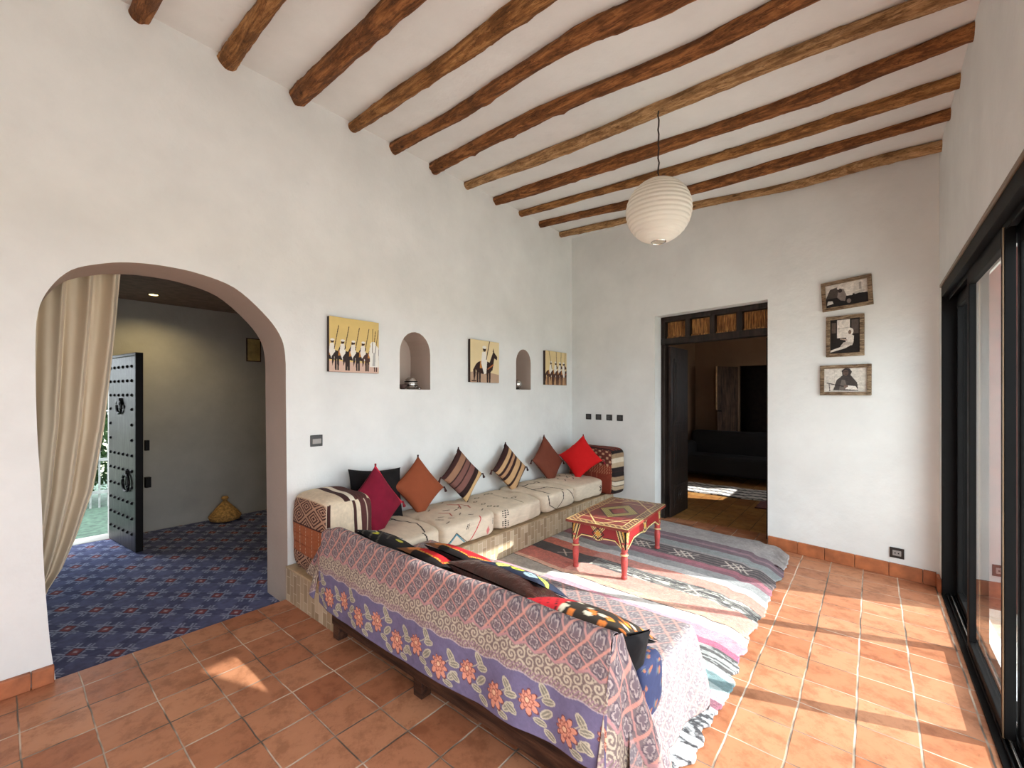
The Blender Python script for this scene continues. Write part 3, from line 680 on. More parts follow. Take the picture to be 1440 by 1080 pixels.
def kilim(face, U, V):
    p = Pt(U, V, (196, 168, 138)); DK = (66, 38, 36); CR = (216, 198, 172); OR = (166, 96, 62)
    if face in (2, 3):       # long faces: V = z up
        z = V
        p.m(z < .0, OR); m = (z < .25) & (z > -.45); p.m(m, OR); p.m(m & (frac(U / .33) < .06) & (frac(z / .08) < .6), (214, 186, 150)); p.m(m & (frac(z / .23) < .10) & (frac(U / .05) < .5), (120, 66, 44))
        for lo, hi in ((.25, .95), (-1.1, -.45)):
            q = (z >= lo) & (z < hi); a = frac(U / .85 + z / .5); b = frac(U / .85 - z / .5); dd = np.maximum(np.abs(a - .5), np.abs(b - .5))
            p.m(q, (178, 140, 116)); p.m(q & (frac(dd / .17) < .5), DK)
        p.m(np.abs(z - .25) < .02, DK)
    elif face == 4:          # top: U = x, V = y
        p.m(V < -.2, CR); p.m((V > -.2) & (V < .05), DK); p.m((V > .05) & (V < .25), (226, 216, 198)); p.m(V > .25, (84, 50, 46)); p.m((V > .25) & (frac(V / .12) < .25), (60, 34, 34)); p.m((V > .82), (206, 190, 166))
    else:                    # ends
        p.m(U < .2, CR); p.m((U > -.95) & (U < -.8), DK); p.m((U > .1) & (U < .22), DK); p.m((U > .22) & (U < .38), CR); p.m(U > .38, (84, 48, 46)); p.m((U > .6) & (U < .66), (190, 170, 150))
    return p.noise(.14, 14).noise(.08, 60).c
V_, F_, C_ = rbox6((.275, 1.535, .502), (.262, .185, .275), 120, 6, kilim, lumpy(.012, 5, 9))
V_[:, 2] = np.maximum(V_[:, 2], .2405); V_[:, 0] = np.maximum(V_[:, 0], .003)
tag(obj('kilim_bolster', (V_, F_), FABV, smooth=True, cols=C_, weld=1e-5), 'kilim-covered bolster at the near end of the bench, beside the arch', 'bolster', 'kilim bolsters on the bench')
def kilim2(face, U, V):
    p = Pt(U, V, (128, 56, 40))
    if face in (0, 1):
        k = np.floor((V + 1) / .2).astype(int) % 5
        for j, col in enumerate([(40, 30, 30), (178, 156, 128), (206, 192, 170), (150, 126, 100), (36, 28, 28)]): p.m(k == j, col)
        p.m(frac((V + 1) / .2) < .1, (50, 34, 32))
    elif face in (2, 3):
        p.m(V > .3, (96, 48, 40)); q = V > .25; a = frac(U / .3 + V / .3); b = frac(U / .3 - V / .3); p.m(q & (np.abs(a - .5) + np.abs(b - .5) < .35), (190, 150, 120)); p.m((V > -.1) & (V < .3) & (frac(U / .1 + np.floor(V / .06) * .5) < .3), (176, 120, 90))
        p.m((V <= -.1) & (frac(U / .08) < .08), (160, 90, 66))
    elif face == 4: p.m(frac(V / .5) < .5, (60, 34, 34))
    return p.noise(.14, 14).noise(.08, 60).c
V_, F_, C_ = rbox6((0, 0, .53), (.36, .13, .285), 60, 8, kilim2, lumpy(.010, 5, 4))
V_[:, 2] = np.maximum(V_[:, 2], .2405)
o = obj('kilim_bolster', (V_, F_), FABV, smooth=True, cols=C_, weld=1e-5, origin=(0, 0, .24))
o.location = (.50, 4.93, .24); o.rotation_euler.z = -.1535
tag(o, 'red-brown kilim bolster with a striped end, standing against the back wall', 'bolster', 'kilim bolsters on the bench')

# throw pillows along the wall
DARKT = plain('dark_tassel', (58, 30, 28), .9); REDT = plain('red_tassel', (128, 26, 36), .9)
def stripes(flip):
    def f(U, V):
        p = Pt(U, V, (120, 78, 70)); s = (U * .0 + V) * (1 if flip else 1)
        for a, b, col in ((-1, -.55, (44, 26, 24)), (-.9, -.62, (202, 166, 118)), (-.55, -.30, (44, 26, 24)), (-.30, .02, (124, 84, 76)), (.02, .10, (52, 30, 28)), (.10, .40, (120, 82, 74)), (.40, .48, (52, 30, 28)), (.48, .8, (150, 112, 88)), (.8, 1.1, (62, 36, 34))): p.m((s >= a) & (s < b), col)
        return p.noise(.08, 6).c
    return f
def stripes2(U, V):
    p = Pt(U, V, (190, 152, 110))
    for a, b, col in ((-1, -.8, (60, 34, 32)), (-.45, -.30, (50, 28, 26)), (.05, .2, (50, 28, 26)), (.2, .4, (170, 128, 94)), (.4, .55, (50, 28, 26)), (.75, 1.1, (56, 32, 30))): p.m((V >= a) & (V < b), col)
    return p.noise(.08, 6).c
GB = 'throw pillows along the wall bench'
WR, WU = (0, 1, 0), (-.30, 0, 1)
pillow('throw_pillow', 'large square black pillow leaning on the wall behind the magenta one', 'pillow', GB, (.135, 1.985, .655), (-.05, 1, -.10), (-.22, 0, 1), .50, .42, .13, solidc((20, 18, 19)))
pillow('throw_pillow', 'magenta red tasselled pillow standing on its corner in front of the black one', 'pillow', GB, (.34, 1.845, .645), (-.22, .97, 0), (-.20, -.06, 1), .40, .40, .13, lambda U, V: (lambda p: (p.m((U > .86) | (V < -2), (206, 44, 66)), p.noise(.18, 4).c)[1])(Pt(U, V, (122, 18, 44))), roll=.60, tassels=REDT)  # bright red edge strip paints in light on the pillow's side
pillow('throw_pillow', 'rust brown pillow standing on its corner, nearer the black pillow', 'pillow', GB, (.17, 2.385, .655), WR, WU, .385, .385, .12, solidc((140, 72, 44), .05), roll=.62, tassels=DARKT)
pillow('throw_pillow', 'brown pillow with mauve stripes and one cream stripe, third cushion from the bolster', 'pillow', GB, (.17, 2.905, .68), WR, WU, .38, .38, .12, stripes(False), roll=.72, tassels=DARKT)
pillow('throw_pillow', 'tan and dark brown striped pillow in the middle of the bench', 'pillow', GB, (.165, 3.625, .655), WR, WU, .40, .40, .12, stripes2, roll=.72, tassels=DARKT)
pillow('throw_pillow', 'plain dark brown pillow beside the bright red one', 'pillow', GB, (.165, 4.35, .66), WR, WU, .44, .44, .12, solidc((112, 58, 42), .06), roll=.66, tassels=DARKT)
pillow('throw_pillow', 'bright red pillow leaning on the far kilim bolster', 'pillow', GB, (.43, 4.665, .685), (.93, .25, 0), (-.08, .24, 1), .40, .40, .13, solidc((200, 22, 24), .05), roll=.72, tassels=REDT)

# ------------------------------------------------------------------ wooden sofa with bedspreads
sf_ = thing('sofa_bench', 'dark wooden sofa bench on short legs under floral covers', 'sofa', (1.63, 1.68, 0))
for x in (.755, 1.53, 2.46):
    for y in (1.335, 2.0):
        o = obj('leg', box((x - .032, y - .03, .0), (x + .032, y + .03, .20)), SOFAWOOD, sf_, bev=.005)
obj('rail', box((.72, 1.30, .085), (2.52, 1.335, .20)), SOFAWOOD, sf_, bev=.004)
obj('rail', box((.72, 2.0, .14), (2.52, 2.035, .24)), SOFAWOOD, sf_, bev=.004)
obj('rail', box((.73, 1.345, .14), (.765, 2.0, .24)), SOFAWOOD, sf_, bev=.004)
obj('rail', box((2.47, 1.345, .14), (2.505, 2.0, .24)), SOFAWOOD, sf_, bev=.004)
obj('seat_board', box((.72, 1.33, .2), (2.52, 2.03, .235)), SOFAWOOD, sf_, bev=.003)
obj('backrest', xf(box((.725, 0, .235), (2.52, .035, .655)), lambda x, y, z: (x, 1.315 + y - .11 * (z - .235), z)), SOFAWOOD, sf_, bev=.004)
def bed_pattern(s, t, zones=True):
    """woven bedspread: pink lattice, cream scrolls, purple flowered border; s along, t across (metres)"""
    p = Pt(s, t, (120, 107, 109))
    PK = (196, 142, 130)
    dx, dy = .088, .098
    a = s / dx + t / dy + .25; b = s / dx - t / dy + .1; fa = frac(a); fb = frac(b)
    r = np.hypot(fa - .5, fb - .5); th = np.arctan2(fb - .5, fa - .5)
    p.m(r < .42 * (.55 + .45 * np.abs(np.cos(2 * th + .6))), (92, 80, 90)); p.m((r < .34 * (.5 + .5 * np.abs(np.cos(2 * th + .6)))), (168, 154, 150)); p.m((r < .24 * (.5 + .5 * np.abs(np.cos(2 * th + .6)))), (112, 98, 104)); p.m((r > .36) & (r < .41) & (np.sin(th * 4) > .2), (158, 144, 140))
    p.m(np.minimum(fb, 1 - fb) < .050, (186, 138, 132)); p.m(np.minimum(fa, 1 - fa) < .072, PK)
    if not zones: return p.noise(.12, 40).c
    zz_ = .150 + .022 * np.abs(frac(s / dx + .1) * 2 - 1)
    q = (t > zz_); p.m(q, (136, 118, 118)); p.m((t > zz_) & (t < zz_ + .010), (176, 132, 132))
    qs = t > zz_ + .012; c = .040
    u = s / c; v = (t - .2) / c + .5 * (np.floor(u) % 2); cu = frac(u) - .5; cv = frac(v) - .5; rr = np.hypot(cu, cv); tt = np.arctan2(cv, cu); sg = ((np.floor(u) + np.floor(v)) % 2) * 2 - 1
    p.m(qs, (120, 104, 100)); p.m(qs & (np.sin(tt * sg + rr * 17) > .0) & (rr < .62), (184, 170, 150))
    zb = .268 + .005 * np.sin(s * 50)
    p.m((t > zb - .028) & (t < zb) & (frac(s / .016 + t / .02) < .5), (150, 122, 130)); q = t > zb; p.m(q, (110, 102, 132)); p.m(q & (t < zb + .005), (176, 160, 164))
    for k in range(-2, 24):
        x = k * .158 + .05; big = k % 2; y = .365 + (.030 if big else -.008); R0 = .058 if big else .052
        for (lx, ly, rot, L) in ((.070, -.058, .9, .034), (.088, -.03, -.2, .03), (.078, .022, -.7, .034), (-.066, .060, .5, .03), (.052, .064, .2, .028)):
            p.ell(x + lx, y + ly, L, L * .5, (188, 180, 158), rot); p.ell(x + lx, y + ly, L * .8, L * .33, (134, 130, 116), rot); p.line((x + lx - L * .8 * math.cos(rot), y + ly - L * .8 * math.sin(rot)), (x + lx + L * .8 * math.cos(rot), y + ly + L * .8 * math.sin(rot)), .003, (196, 188, 166))
        p.pl([(x, y), (x + .05, y - .03), (x + .085, y - .06)], .004, (188, 180, 158))
        dxs = s - x; dys = t - y; rr = np.hypot(dxs * 1.15, dys); tt = np.arctan2(dys, dxs) + .3 * k
        pet = np.abs(np.cos(4.5 * tt)) ** .7
        lp = R0 * (.50 + .50 * pet) * (1 - .25 * np.sin(tt))
        p.m(q & (rr < lp), (110, 62, 64)); p.m(q & (rr < lp * .90), (214, 148, 124)); p.m(q & (rr < lp) & (pet < .16), (120, 70, 68))
        lp2 = R0 * (.30 + .28 * np.abs(np.cos(3.5 * tt + 1)) ** .7)
        p.m(q & (np.abs(rr - lp2) < .0032), (150, 86, 78)); p.m(q & (rr < R0 * .22), (228, 184, 150)); p.m(q & (np.abs(rr - R0 * .22) < .002), (140, 80, 70))
    return p.noise(.14, 40).noise(.10, 200).c
# cover over the backrest: over the top, down the outside, wrapping both ends
def backcover():
    L0, L1 = .70, 2.575
    s, w = uv(620, 230, 0, 1, -.17, .47)       # w<0: inside (pillow side), w>0: down the outside
    x = L0 + (L1 - L0) * s
    topz = .685 + .004 * np.sin(s * 19) - .035 * sm(.08, 0, s) - .012 * np.exp(-((s - .45) / .2) ** 2)
    rad = .03
    out = np.maximum(w - rad, 0); inn = np.maximum(-w - rad, 0); ang = np.clip(w / rad, -1, 1) * PI / 2
    wave = .5 + .5 * np.sin(s * 2 * PI * 4.3 + 1.3 * np.sin(s * 7))
    y = 1.265 - rad * np.sin(ang) + out * (.02 - .03 * 0) - .030 * sm(.08, .45, w) * wave * (.3 + .7 * sm(0, 1, s)) + inn * .12 - .012 * fbm(s * 9, w * 6) + .02
    y = np.where(w > 0, y - .02 * sm(.05, .3, w), y)
    hem = 1 + .12 * sm(.0, .15, 1 - s) * 0
    hemz = np.interp(x, [.70, .80, 1.45, 1.9, 2.27, 2.575], [.232, .208, .208, .224, .250, .268]) + .012 * wave - .006
    z = topz - rad * (1 - np.cos(ang)) - np.where(w > rad, out / .44 * (topz - rad - hemz), 0) - inn * .95
    C = bed_pattern(x, np.maximum(w, -.2) + .012)
    A = (np.stack([x, y, z], -1), C)
    # right-hand flap: fans from the top corner down the end of the sofa
    u, v = uv(90, 150, 0, 1, 0, 1)
    T = np.array([2.575, 1.262, .685])
    bot0 = np.array([2.53, 1.165, .11]); bot1 = np.array([2.605, 1.735, .055])
    T1 = np.array([2.585, 1.31, .68])
    top = T + (T1 - T) * u[..., None]; bot = bot0 + (bot1 - bot0) * u[..., None]
    bot[..., 2] += .02 * np.sin(u * 7)
    v_ = v[..., None]; P = top * (1 - v_) + bot * v_
    P[..., 1] += .10 * (u * v * (1 - v)) * -1.2
    P[..., 0] += .030 * np.sin(u * 2 * PI * 1.6 + .4) * v ** .7 + .03 * sm(0, .3, v) * np.sin(u * PI)
    C2 = bed_pattern(2.575 + .10 + u * .42 * (.25 + .75 * v), v * .43 * (1 - .75 * u) - .02)
    # left flap over the bolster
    u3, v3 = uv(60, 110, 0, 1, 0, 1)
    T = np.array([.70, 1.282, .655]); b0 = np.array([.632, 1.235, .23]); b1 = np.array([.44, 1.29, .33])
    v_ = v3[..., None]; bot = b0 + (b1 - b0) * u3[..., None]; T2 = np.array([.672, 1.315, .645]); top = T + (T2 - T) * u3[..., None]
    P3 = top * (1 - v_) + bot * v_; P3[..., 1] -= .02 * np.sin(u3 * 7) * v3
    C3 = bed_pattern(.35 + u3 * .26 * v3, .03 + v3 * .27 * (1 - .35 * u3))
    return [A, (P, C2), (P3[:, ::-1], C3[:, ::-1])]
V_, F_, C_ = ngrids(backcover())
tag(obj('bedspread', (V_, F_), FABV, smooth=True, cols=C_, solid=.003), 'purple-bordered floral bedspread draped over the back of the wooden sofa', 'bedspread')
# seat mattress (blue flowered cloth shows at the end) and the sheet over it
def bluef(face, U, V):
    p = Pt(U, V, (40, 46, 76)); r = random.Random(5 + face)
    for k in range(14):
        x, y = r.uniform(-1, 1), r.uniform(-1, 1); p.ell(x, y, .16, .10, (84, 86, 80), r.uniform(0, 3)); p.ell(x + .1, y, .09, .14, (124, 76, 62), r.uniform(0, 3)); p.ell(x - .15, y + .1, .2, .06, (58, 66, 96), 1)
    return p.noise(.12, 9).c
V_, F_, C_ = rbox6((1.635, 1.66, .305), (.915, .33, .07), 50, 8, bluef, lumpy(.006, 4, 3))
mt = obj('mattress', (V_, F_), FABV, sf_, smooth=True, cols=C_, weld=1e-5)
V_, F_, C_ = rbox6((2.545, 1.575, .365), (.05, .10, .115), 40, 3.5, bluef)
tag(obj('bolster_cushion', (V_, F_), FABV, smooth=True, cols=C_, weld=1e-5), 'small blue flowered bolster tucked at the open end of the sofa seat', 'cushion')
def seatcover():
    Lx, Ly = 2.56 - .72, 2.06 - 1.36; dr_ = .37
    s, t = uv(330, 190, 0, Lx + dr_, 0, Ly + .36)
    k = .03
    ds_ = np.maximum(s - Lx, 0); dt_ = np.maximum(t - Ly, 0)
    x = .72 + np.minimum(s, Lx) + k * (1 - np.exp(-ds_ / .03)) + .05 * np.minimum(dt_, ds_)
    y = 1.36 + np.minimum(t, Ly) + k * (1 - np.exp(-dt_ / .03)) + .05 * np.minimum(dt_, ds_)
    z = .397 - .9 * np.maximum(ds_ - .01, 0) - .9 * np.maximum(dt_ - .01, 0)
    z += .012 * fbm(s * 5, t * 5) * (ds_ == 0) * (dt_ == 0) - .006
    x += .012 * np.sin(t * 21) * sm(0, .3, ds_); y += .012 * np.sin(s * 17) * sm(0, .3, dt_)
    x += .05 * sm(0, .35, ds_) * sm(.3, .7, t)
    # lift the sheet behind the blue bolster at the open end
    z = np.maximum(z, .012)
    C = bed_pattern(s, t * .9 + .03, False); C = C * .82 + .07  # same fabric as the back cover, lifted paler to paint in sunlight
    m = ((t > Ly - .10) | (s > Lx - .0))
    C2 = bed_pattern(s, np.full_like(t, .22) + frac(t / .1) * .04 + 0 * t)
    return np.stack([x, y, z], -1), C
P, C = seatcover()
tag(obj('seat_sheet', grid(P[:, :]), FABV, smooth=True, cols=C.reshape(-1, 3), solid=.003), 'sunlit-toned lattice bedspread covering the sofa seat and hanging to the rug', 'bedspread')

# pillows on the sofa, leaning on its back
def lemon(U, V):
    p = Pt(U, V, (24, 23, 26)); r = random.Random(2)
    for x, y, c in ((.62, .62, (206, 214, 220)), (.45, .7, (206, 198, 60)), (.3, .3, (60, 66, 70)), (.6, .7, (70, 74, 70)), (-.2, .2, (200, 196, 80)), (.2, -.4, (210, 216, 220)), (-.6, -.4, (190, 186, 60)), (.6, -.2, (190, 190, 190))): p.ell(x, y, .15, .12, c, r.uniform(0, 3))
    p.m((frac(U * 3 + V * 2) < .12) & (U > -.1), (96, 92, 84)); return p.noise(.1, 8).c
def redpat(U, V):
    p = Pt(U, V, (186, 30, 36)); e = np.maximum(np.abs(U), np.abs(V)); p.m(e > .8, (30, 24, 24)); p.m((e > .72) & (e < .8) & (frac((U + V) / .12) < .6), (206, 160, 60)); p.m((U > .45) & (V > .2), (112, 74, 48)); p.m((np.hypot(U - .6, V - .7) < .2), (196, 120, 60)); return p.noise(.12, 8).c
def citrus(U, V):
    p = Pt(U, V, (34, 40, 58))
    for x, y, c in ((-.55, .7, (150, 172, 190)), (-.05, .62, (190, 196, 70)), (.4, .72, (200, 204, 110)), (.2, .2, (150, 172, 190)), (-.4, .1, (196, 200, 80)), (.6, .1, (190, 196, 70)), (0, -.5, (150, 172, 190)), (-.8, .3, (180, 190, 80))):
        p.ell(x, y, .24, .24, (24, 24, 30)); p.ell(x, y, .21, .21, c); p.ell(x, y, .05, .05, (80, 90, 60)); p.line((x - .2, y), (x + .2, y), .02, (90, 100, 60)); p.line((x, y - .2), (x, y + .2), .02, (90, 100, 60))
    return p.noise(.08, 8).c
def orangef(U, V):
    p = Pt(U, V, (48, 40, 34)); r = random.Random(8)
    for k in range(60): p.ell(r.uniform(-1, 1), r.uniform(-1, 1), .09, .07, r.choice([(206, 140, 50), (196, 110, 50), (190, 180, 160), (170, 90, 40)]), r.uniform(0, 3))
    p.m(U > .3, (176, 34, 42)); p.m((U > .3) & (frac((U * 3 + V) / .5) < .08), (60, 20, 24)); return p.noise(.1, 8).c
GS = 'pillows leaning on the sofa back'
def slump(label, x, top, w, h, th, front, back, seed, lean=2.0, dip=.0, ytop=1.42, skew=0, mat=None):
    u = Vector((0, -lean, 1)).normalized(); c = Vector((x, ytop, top)) - u * h / 2
    return pillow('sofa_pillow', label, 'pillow', GS, tuple(c), (-1, skew, dip), tuple(u), w, h, th, front, back, seed=seed, mat=mat)
BKC = solidc((22, 21, 23))
slump('black pillow with lemon and white prints at the left end of the sofa', .97, .598, .43, .34, .11, lemon, BKC, 1, 1.9, .15)
slump('red pillow with a black and gold edge, next to the lemon printed one', 1.38, .600, .38, .34, .10, redpat, BKC, 2, 2.1, .06)
slump('red pillow with a brown corner, in front of the other red one', 1.47, .622, .36, .34, .09, redpat, BKC, 3, 1.9, .05, 1.53)
slump('shiny brown quilted leather pillow in the middle of the sofa', 1.86, .612, .56, .30, .13, lambda U, V: (lambda p: (p.m((frac(U / .33) < .05), (34, 18, 16)), p.noise(.45, 5, 2).c)[1])(Pt(U, V, (50, 26, 22))), None, 4, 2.2, .05, 1.435, mat=LEATHER)
slump('navy pillow printed with lime citrus slices behind the leather one', 1.90, .630, .36, .32, .08, citrus, BKC, 5, 1.6, .03, 1.53)
slump('red and orange flowered pillow with a black back at the open end of the sofa', 2.315, .600, .46, .34, .10, orangef, BKC, 6, 2.1, .0, 1.42)
pillow('sofa_pillow', 'small plain black pillow at the open end of the sofa', 'pillow', GS, (2.515, 1.475, .485), (.6, .8, 0), (.1, -.35, 1), .17, .25, .06, solidc((24, 22, 24)), seed=7)

# ------------------------------------------------------------------ painted coffee table
tb = thing('coffee_table', 'low red painted table with turned legs and geometric patterns on the striped rug', 'table', (1.487, 3.55, 0))
TA = math.radians(4); ct, st_ = math.cos(TA), math.sin(TA)
tf = lambda x, y, z: (1.487 + x * ct - y * st_, 3.55 + x * st_ + y * ct, z)
TW, TL, TH = .27, .485, .43
RED = (142, 34, 36); CRM = (222, 196, 130); BLK = (40, 26, 24)
def tftop(P): x, y, z = P[..., 0], P[..., 1], P[..., 2]; return np.stack(tf(x, y, z), -1)
X, Y = uv(150, 240, -TW, TW, -TL, TL)
p = Pt(X, Y, (118, 40, 38)); p.m(frac(X / .066) < .07, (84, 28, 28))
e = np.minimum(TW - np.abs(X), TL - np.abs(Y)); p.m(e < .075, (104, 62, 48)); p.m((e < .075) & (e > .066), CRM); p.m((e < .012) & (e > .004), CRM); p.m((e > .02) & (e < .06) & (frac((X + Y) / .05) < .25), (196, 160, 100))
dd = np.abs(X) / .19 + np.abs(Y) / .26; p.m((dd < 1) & (dd > .94), BLK); p.m((dd < .9) & (dd > .5), (176, 160, 84)); p.m((dd < .9) & (dd > .5) & (frac(dd / .1) < .3), (84, 76, 46)); p.m(dd < .4, (140, 44, 40)); p.m((dd < .46) & (dd > .4), BLK); p.m(np.abs(np.abs(X) + np.abs(Y) * .7 - .33) < .006, CRM)
p.m((np.abs(Y) > .30) & (np.abs(Y) < .31) & (e > .08), CRM); p.noise(.14, 9)
top = obj('table_top', (lambda g: g)(grid(tftop(np.stack([X, Y, np.full_like(X, TH + .0006)], -1)))), GLOSSV, tb, cols=p.c.reshape(-1, 3))
obj('top_board', xf(box((-TW, -TL, TH - .022), (TW, TL, TH)), tf), plain('table_edge_red', (132, 58, 46), .4, var=.2), tb, bev=.004)
def apron(W):
    h = .155
    U, Q = uv(120, 50, -1, 1, 0, 1)
    x = U * W; low = h * (.66 + .34 * np.clip((np.abs(U) - .62) / .25, 0, 1) + .12 * np.exp(-(U / .16) ** 2)); low = np.where(np.abs(U) > .87, h * (1.0 - (np.abs(U) - .87) * .3), low)
    d = Q * low
    p = Pt(x, d, RED); 
    ew = np.abs(x); c = W
    p.m(low - d < .010, CRM); p.m(np.abs(low - d - .012) < .003, BLK); p.m(d < .006, CRM)
    tri = (W - ew) / .085 + (d / h) * .55
    p.m(tri < 1, CRM); p.m((tri < .92) & (tri > .78), BLK); p.m((tri < .6) & (tri > .48), BLK); p.m((tri < .45), (206, 150, 60)); p.m((W - ew < .010), BLK); p.m((tri < .28) & (tri > .2), BLK)
    k = np.abs(ew / .06 - np.abs(d / h - .42) / .42 * .9); m = (ew < .075)
    p.m(m & (k < .35), CRM); p.m(m & (k < .24) & (k > .10), BLK); p.m(m & (np.abs(ew / .05 + np.abs(d / h - .42) / .3 - 1) < .12), BLK); p.m(m & (np.abs(ew / .025 + np.abs(d / h - .42) / .15) < 1), (206, 150, 60))
    return x, TH - .022 - d, p.noise(.12, 12).c
aw, al = TW - .035, TL - .045
for (W, fx, nm) in ((aw, lambda x, z: (x, -al + 0 * x, z), 'apron'), (aw, lambda x, z: (-x, al + 0 * x, z), 'apron'), (al, lambda x, z: (aw + 0 * x, x, z), 'apron'), (al, lambda x, z: (-aw + 0 * x, -x, z), 'apron')):
    x, z, C = apron(W); P = tftop(np.stack(fx(x, z), -1))
    obj(nm, grid(P[::-1]), GLOSSV, tb, cols=C[::-1].reshape(-1, 3), solid=.016)
LEGP = plain('table_leg_red', (176, 70, 66), .45, var=.18, scale=20)
prof = [(r_ * 1.2, z_ * .86) for r_, z_ in [(.020, .0), (.020, .015), (.016, .03), (.018, .07), (.021, .12), (.022, .17), (.018, .20), (.024, .21), (.024, .222), (.018, .232), (.022, .26), (.023, .285), (.017, .305), (.025, .315), (.025, .33)]]
for sx in (-1, 1):
    for sy in (-1, 1):
        q = tf(sx * (aw - .024), sy * (al - .026), .026)
        o = obj('leg', merge(lathe(prof, q, 20), xf(box((sx * (aw - .024) - .022, sy * (al - .026) - .022, .30), (sx * (aw - .024) + .022, sy * (al - .026) + .022, TH - .022)), tf)), LEGP, tb, smooth=False)
        obj('leg_ring', lathe([(.0305, .0), (.032, .006), (.0305, .012)], (q[0], q[1], .026 + .18), 18), plain('leg_ring_cream', (206, 180, 130), .5) if (sx, sy) == (-1, -1) else bpy.data.materials['leg_ring_cream'], o)

# ------------------------------------------------------------------ striped rug
STR = [(5.2, (158, 150, 148)), (4.56, (104, 76, 88)), (4.47, (140, 104, 114)), (4.42, (100, 72, 84)), (4.34, (132, 138, 138)), (4.21, (150, 140, 140)), (4.17, (62, 48, 50)), (3.95, (168, 96, 110)), (3.88, (140, 84, 98)), (3.82, (150, 150, 150)), (3.70, (206, 204, 202)), (3.60, (214, 140, 124)), (3.45, (120, 116, 110)), (3.27, (216, 148, 132)), (3.06, (222, 172, 146)), (2.995, (70, 60, 56)), (2.985, (218, 212, 206)), (2.87, (212, 150, 164)), (2.75, (178, 92, 120)), (2.69, (82, 78, 78)), (2.52, (176, 192, 192)), (2.46, (112, 138, 140)), (2.37, (170, 186, 186)), (2.31, (212, 172, 182)), (2.24, (140, 84, 100)), (2.17, (96, 92, 94))]  # some grey and teal stripes hold cast-shadow tones in their colour
X, Y = uv(330, 580, .70, 2.66, 1.62, 4.93)
ys = Y + .02 * np.sin(X * 3 + Y) + .014 * (fbm(X * 6, Y * 2) - .5)
p = Pt(X, ys, (150, 145, 145))
for k, (y, c) in enumerate(STR):
    y2 = STR[k + 1][0] if k + 1 < len(STR) else 0
    p.m((ys <= y) & (ys > y2), c)
m = (ys < 4.17) & (ys > 3.95); p.m(m & (frac(ys / .055) < .25), (120, 100, 98))
for xc in (.95, 1.5, 1.9, 2.35): 
    for dx in (-.06, 0, .06): p.pl([(xc + dx - .05, 4.12), (xc + dx + .05, 3.99)], .014, (206, 192, 180)); p.pl([(xc + dx + .05, 4.12), (xc + dx - .05, 3.99)], .014, (206, 192, 180))
mx_ = sm(1.5, 1.1, X); m = (ys < 3.45) & (ys > 3.27)
p.m(m & (X < 1.35), (66, 52, 52)); p.m(m & (fbm(X * 10, ys * 70) > .55), (60, 54, 54)); p.m(m & (X > 1.35) & (fbm(X * 14 + 7, ys * 60) > .62), (206, 204, 190))  # stripe painted dark in its unlit left part, whiter where sunlit
for xc in (1.05, 2.2): p.pl([(xc - .05, 3.41), (xc + .05, 3.31)], .014, (196, 180, 168)); p.pl([(xc + .05, 3.41), (xc - .05, 3.31)], .014, (196, 180, 168))
m = (ys < 3.6) & (ys > 3.45) & (X < 1.3); p.m(m, (206, 112, 92)); m = (ys < 3.27) & (ys > 3.05) & (X < 1.25); p.m(m, (200, 108, 92)); m = (ys < 2.985) & (X < 1.2); p.m(m & (ys > 2.8), (168, 158, 148))  # left ends of these stripes painted in unlit tones
m = (ys < 2.69) & (ys > 2.52); p.m(m & (fbm(X * 9, ys * 90) > .52), (168, 170, 168))
m = (ys < 2.17); nzz = fbm(X * 44, ys * 60); p.m(m & (nzz > .46), (150, 150, 152)); p.m(m & (nzz > .55), (204, 204, 206)); p.m(m & (nzz < .40), (60, 58, 62)); p.m(m & (fbm(X * 3, ys * 14 + 3) > .6), (216, 212, 210))
p.noise(.22, 22).noise(.30, 95).noise(.12, 6)
ragged = .028 * (fbm(Y * 14, Y * 0 + 3) - .5) * 2 + .03 * (fbm(Y * 3, Y * 0 + 9) - .5)
XX = np.where(X > 2.3, X + (ragged) * (X - 2.3) / .36, X)
ydoor = 4.93 - .15 * (X - 1.3)
ywall = 5.13 - .155 * X - .012
wd = sm(1.27, 1.36, X) * (1 - sm(2.36, 2.44, X)); yfar = (ywall - .03) * (1 - wd) + (ydoor + .02) * wd
# smooth transition at the door corner and round the far right corner
yfar = yfar - .22 * sm(2.50, 2.70, X)
fy = (Y - 1.62) / (4.93 - 1.62); YY = 1.62 + (yfar - 1.62) * fy
cut = sm(1.95, 1.62, Y)
XX = XX - .0 * cut
Z = .016 + .006 * fbm(X * 7, Y * 7) + .010 * np.sin(Y * 6 + X) * sm(2.2, 2.66, X) * sm(1.7, 2.2, Y) + .022 * sm(4.5, 4.93, Y) * sm(2.0, 2.6, X)
tag(obj('rug', grid(np.stack([XX, YY, Z], -1)), RUGV, smooth=True, cols=p.c.reshape(-1, 3), solid=.012), 'large striped wool rug in pink, grey, white and black under the table', 'rug')

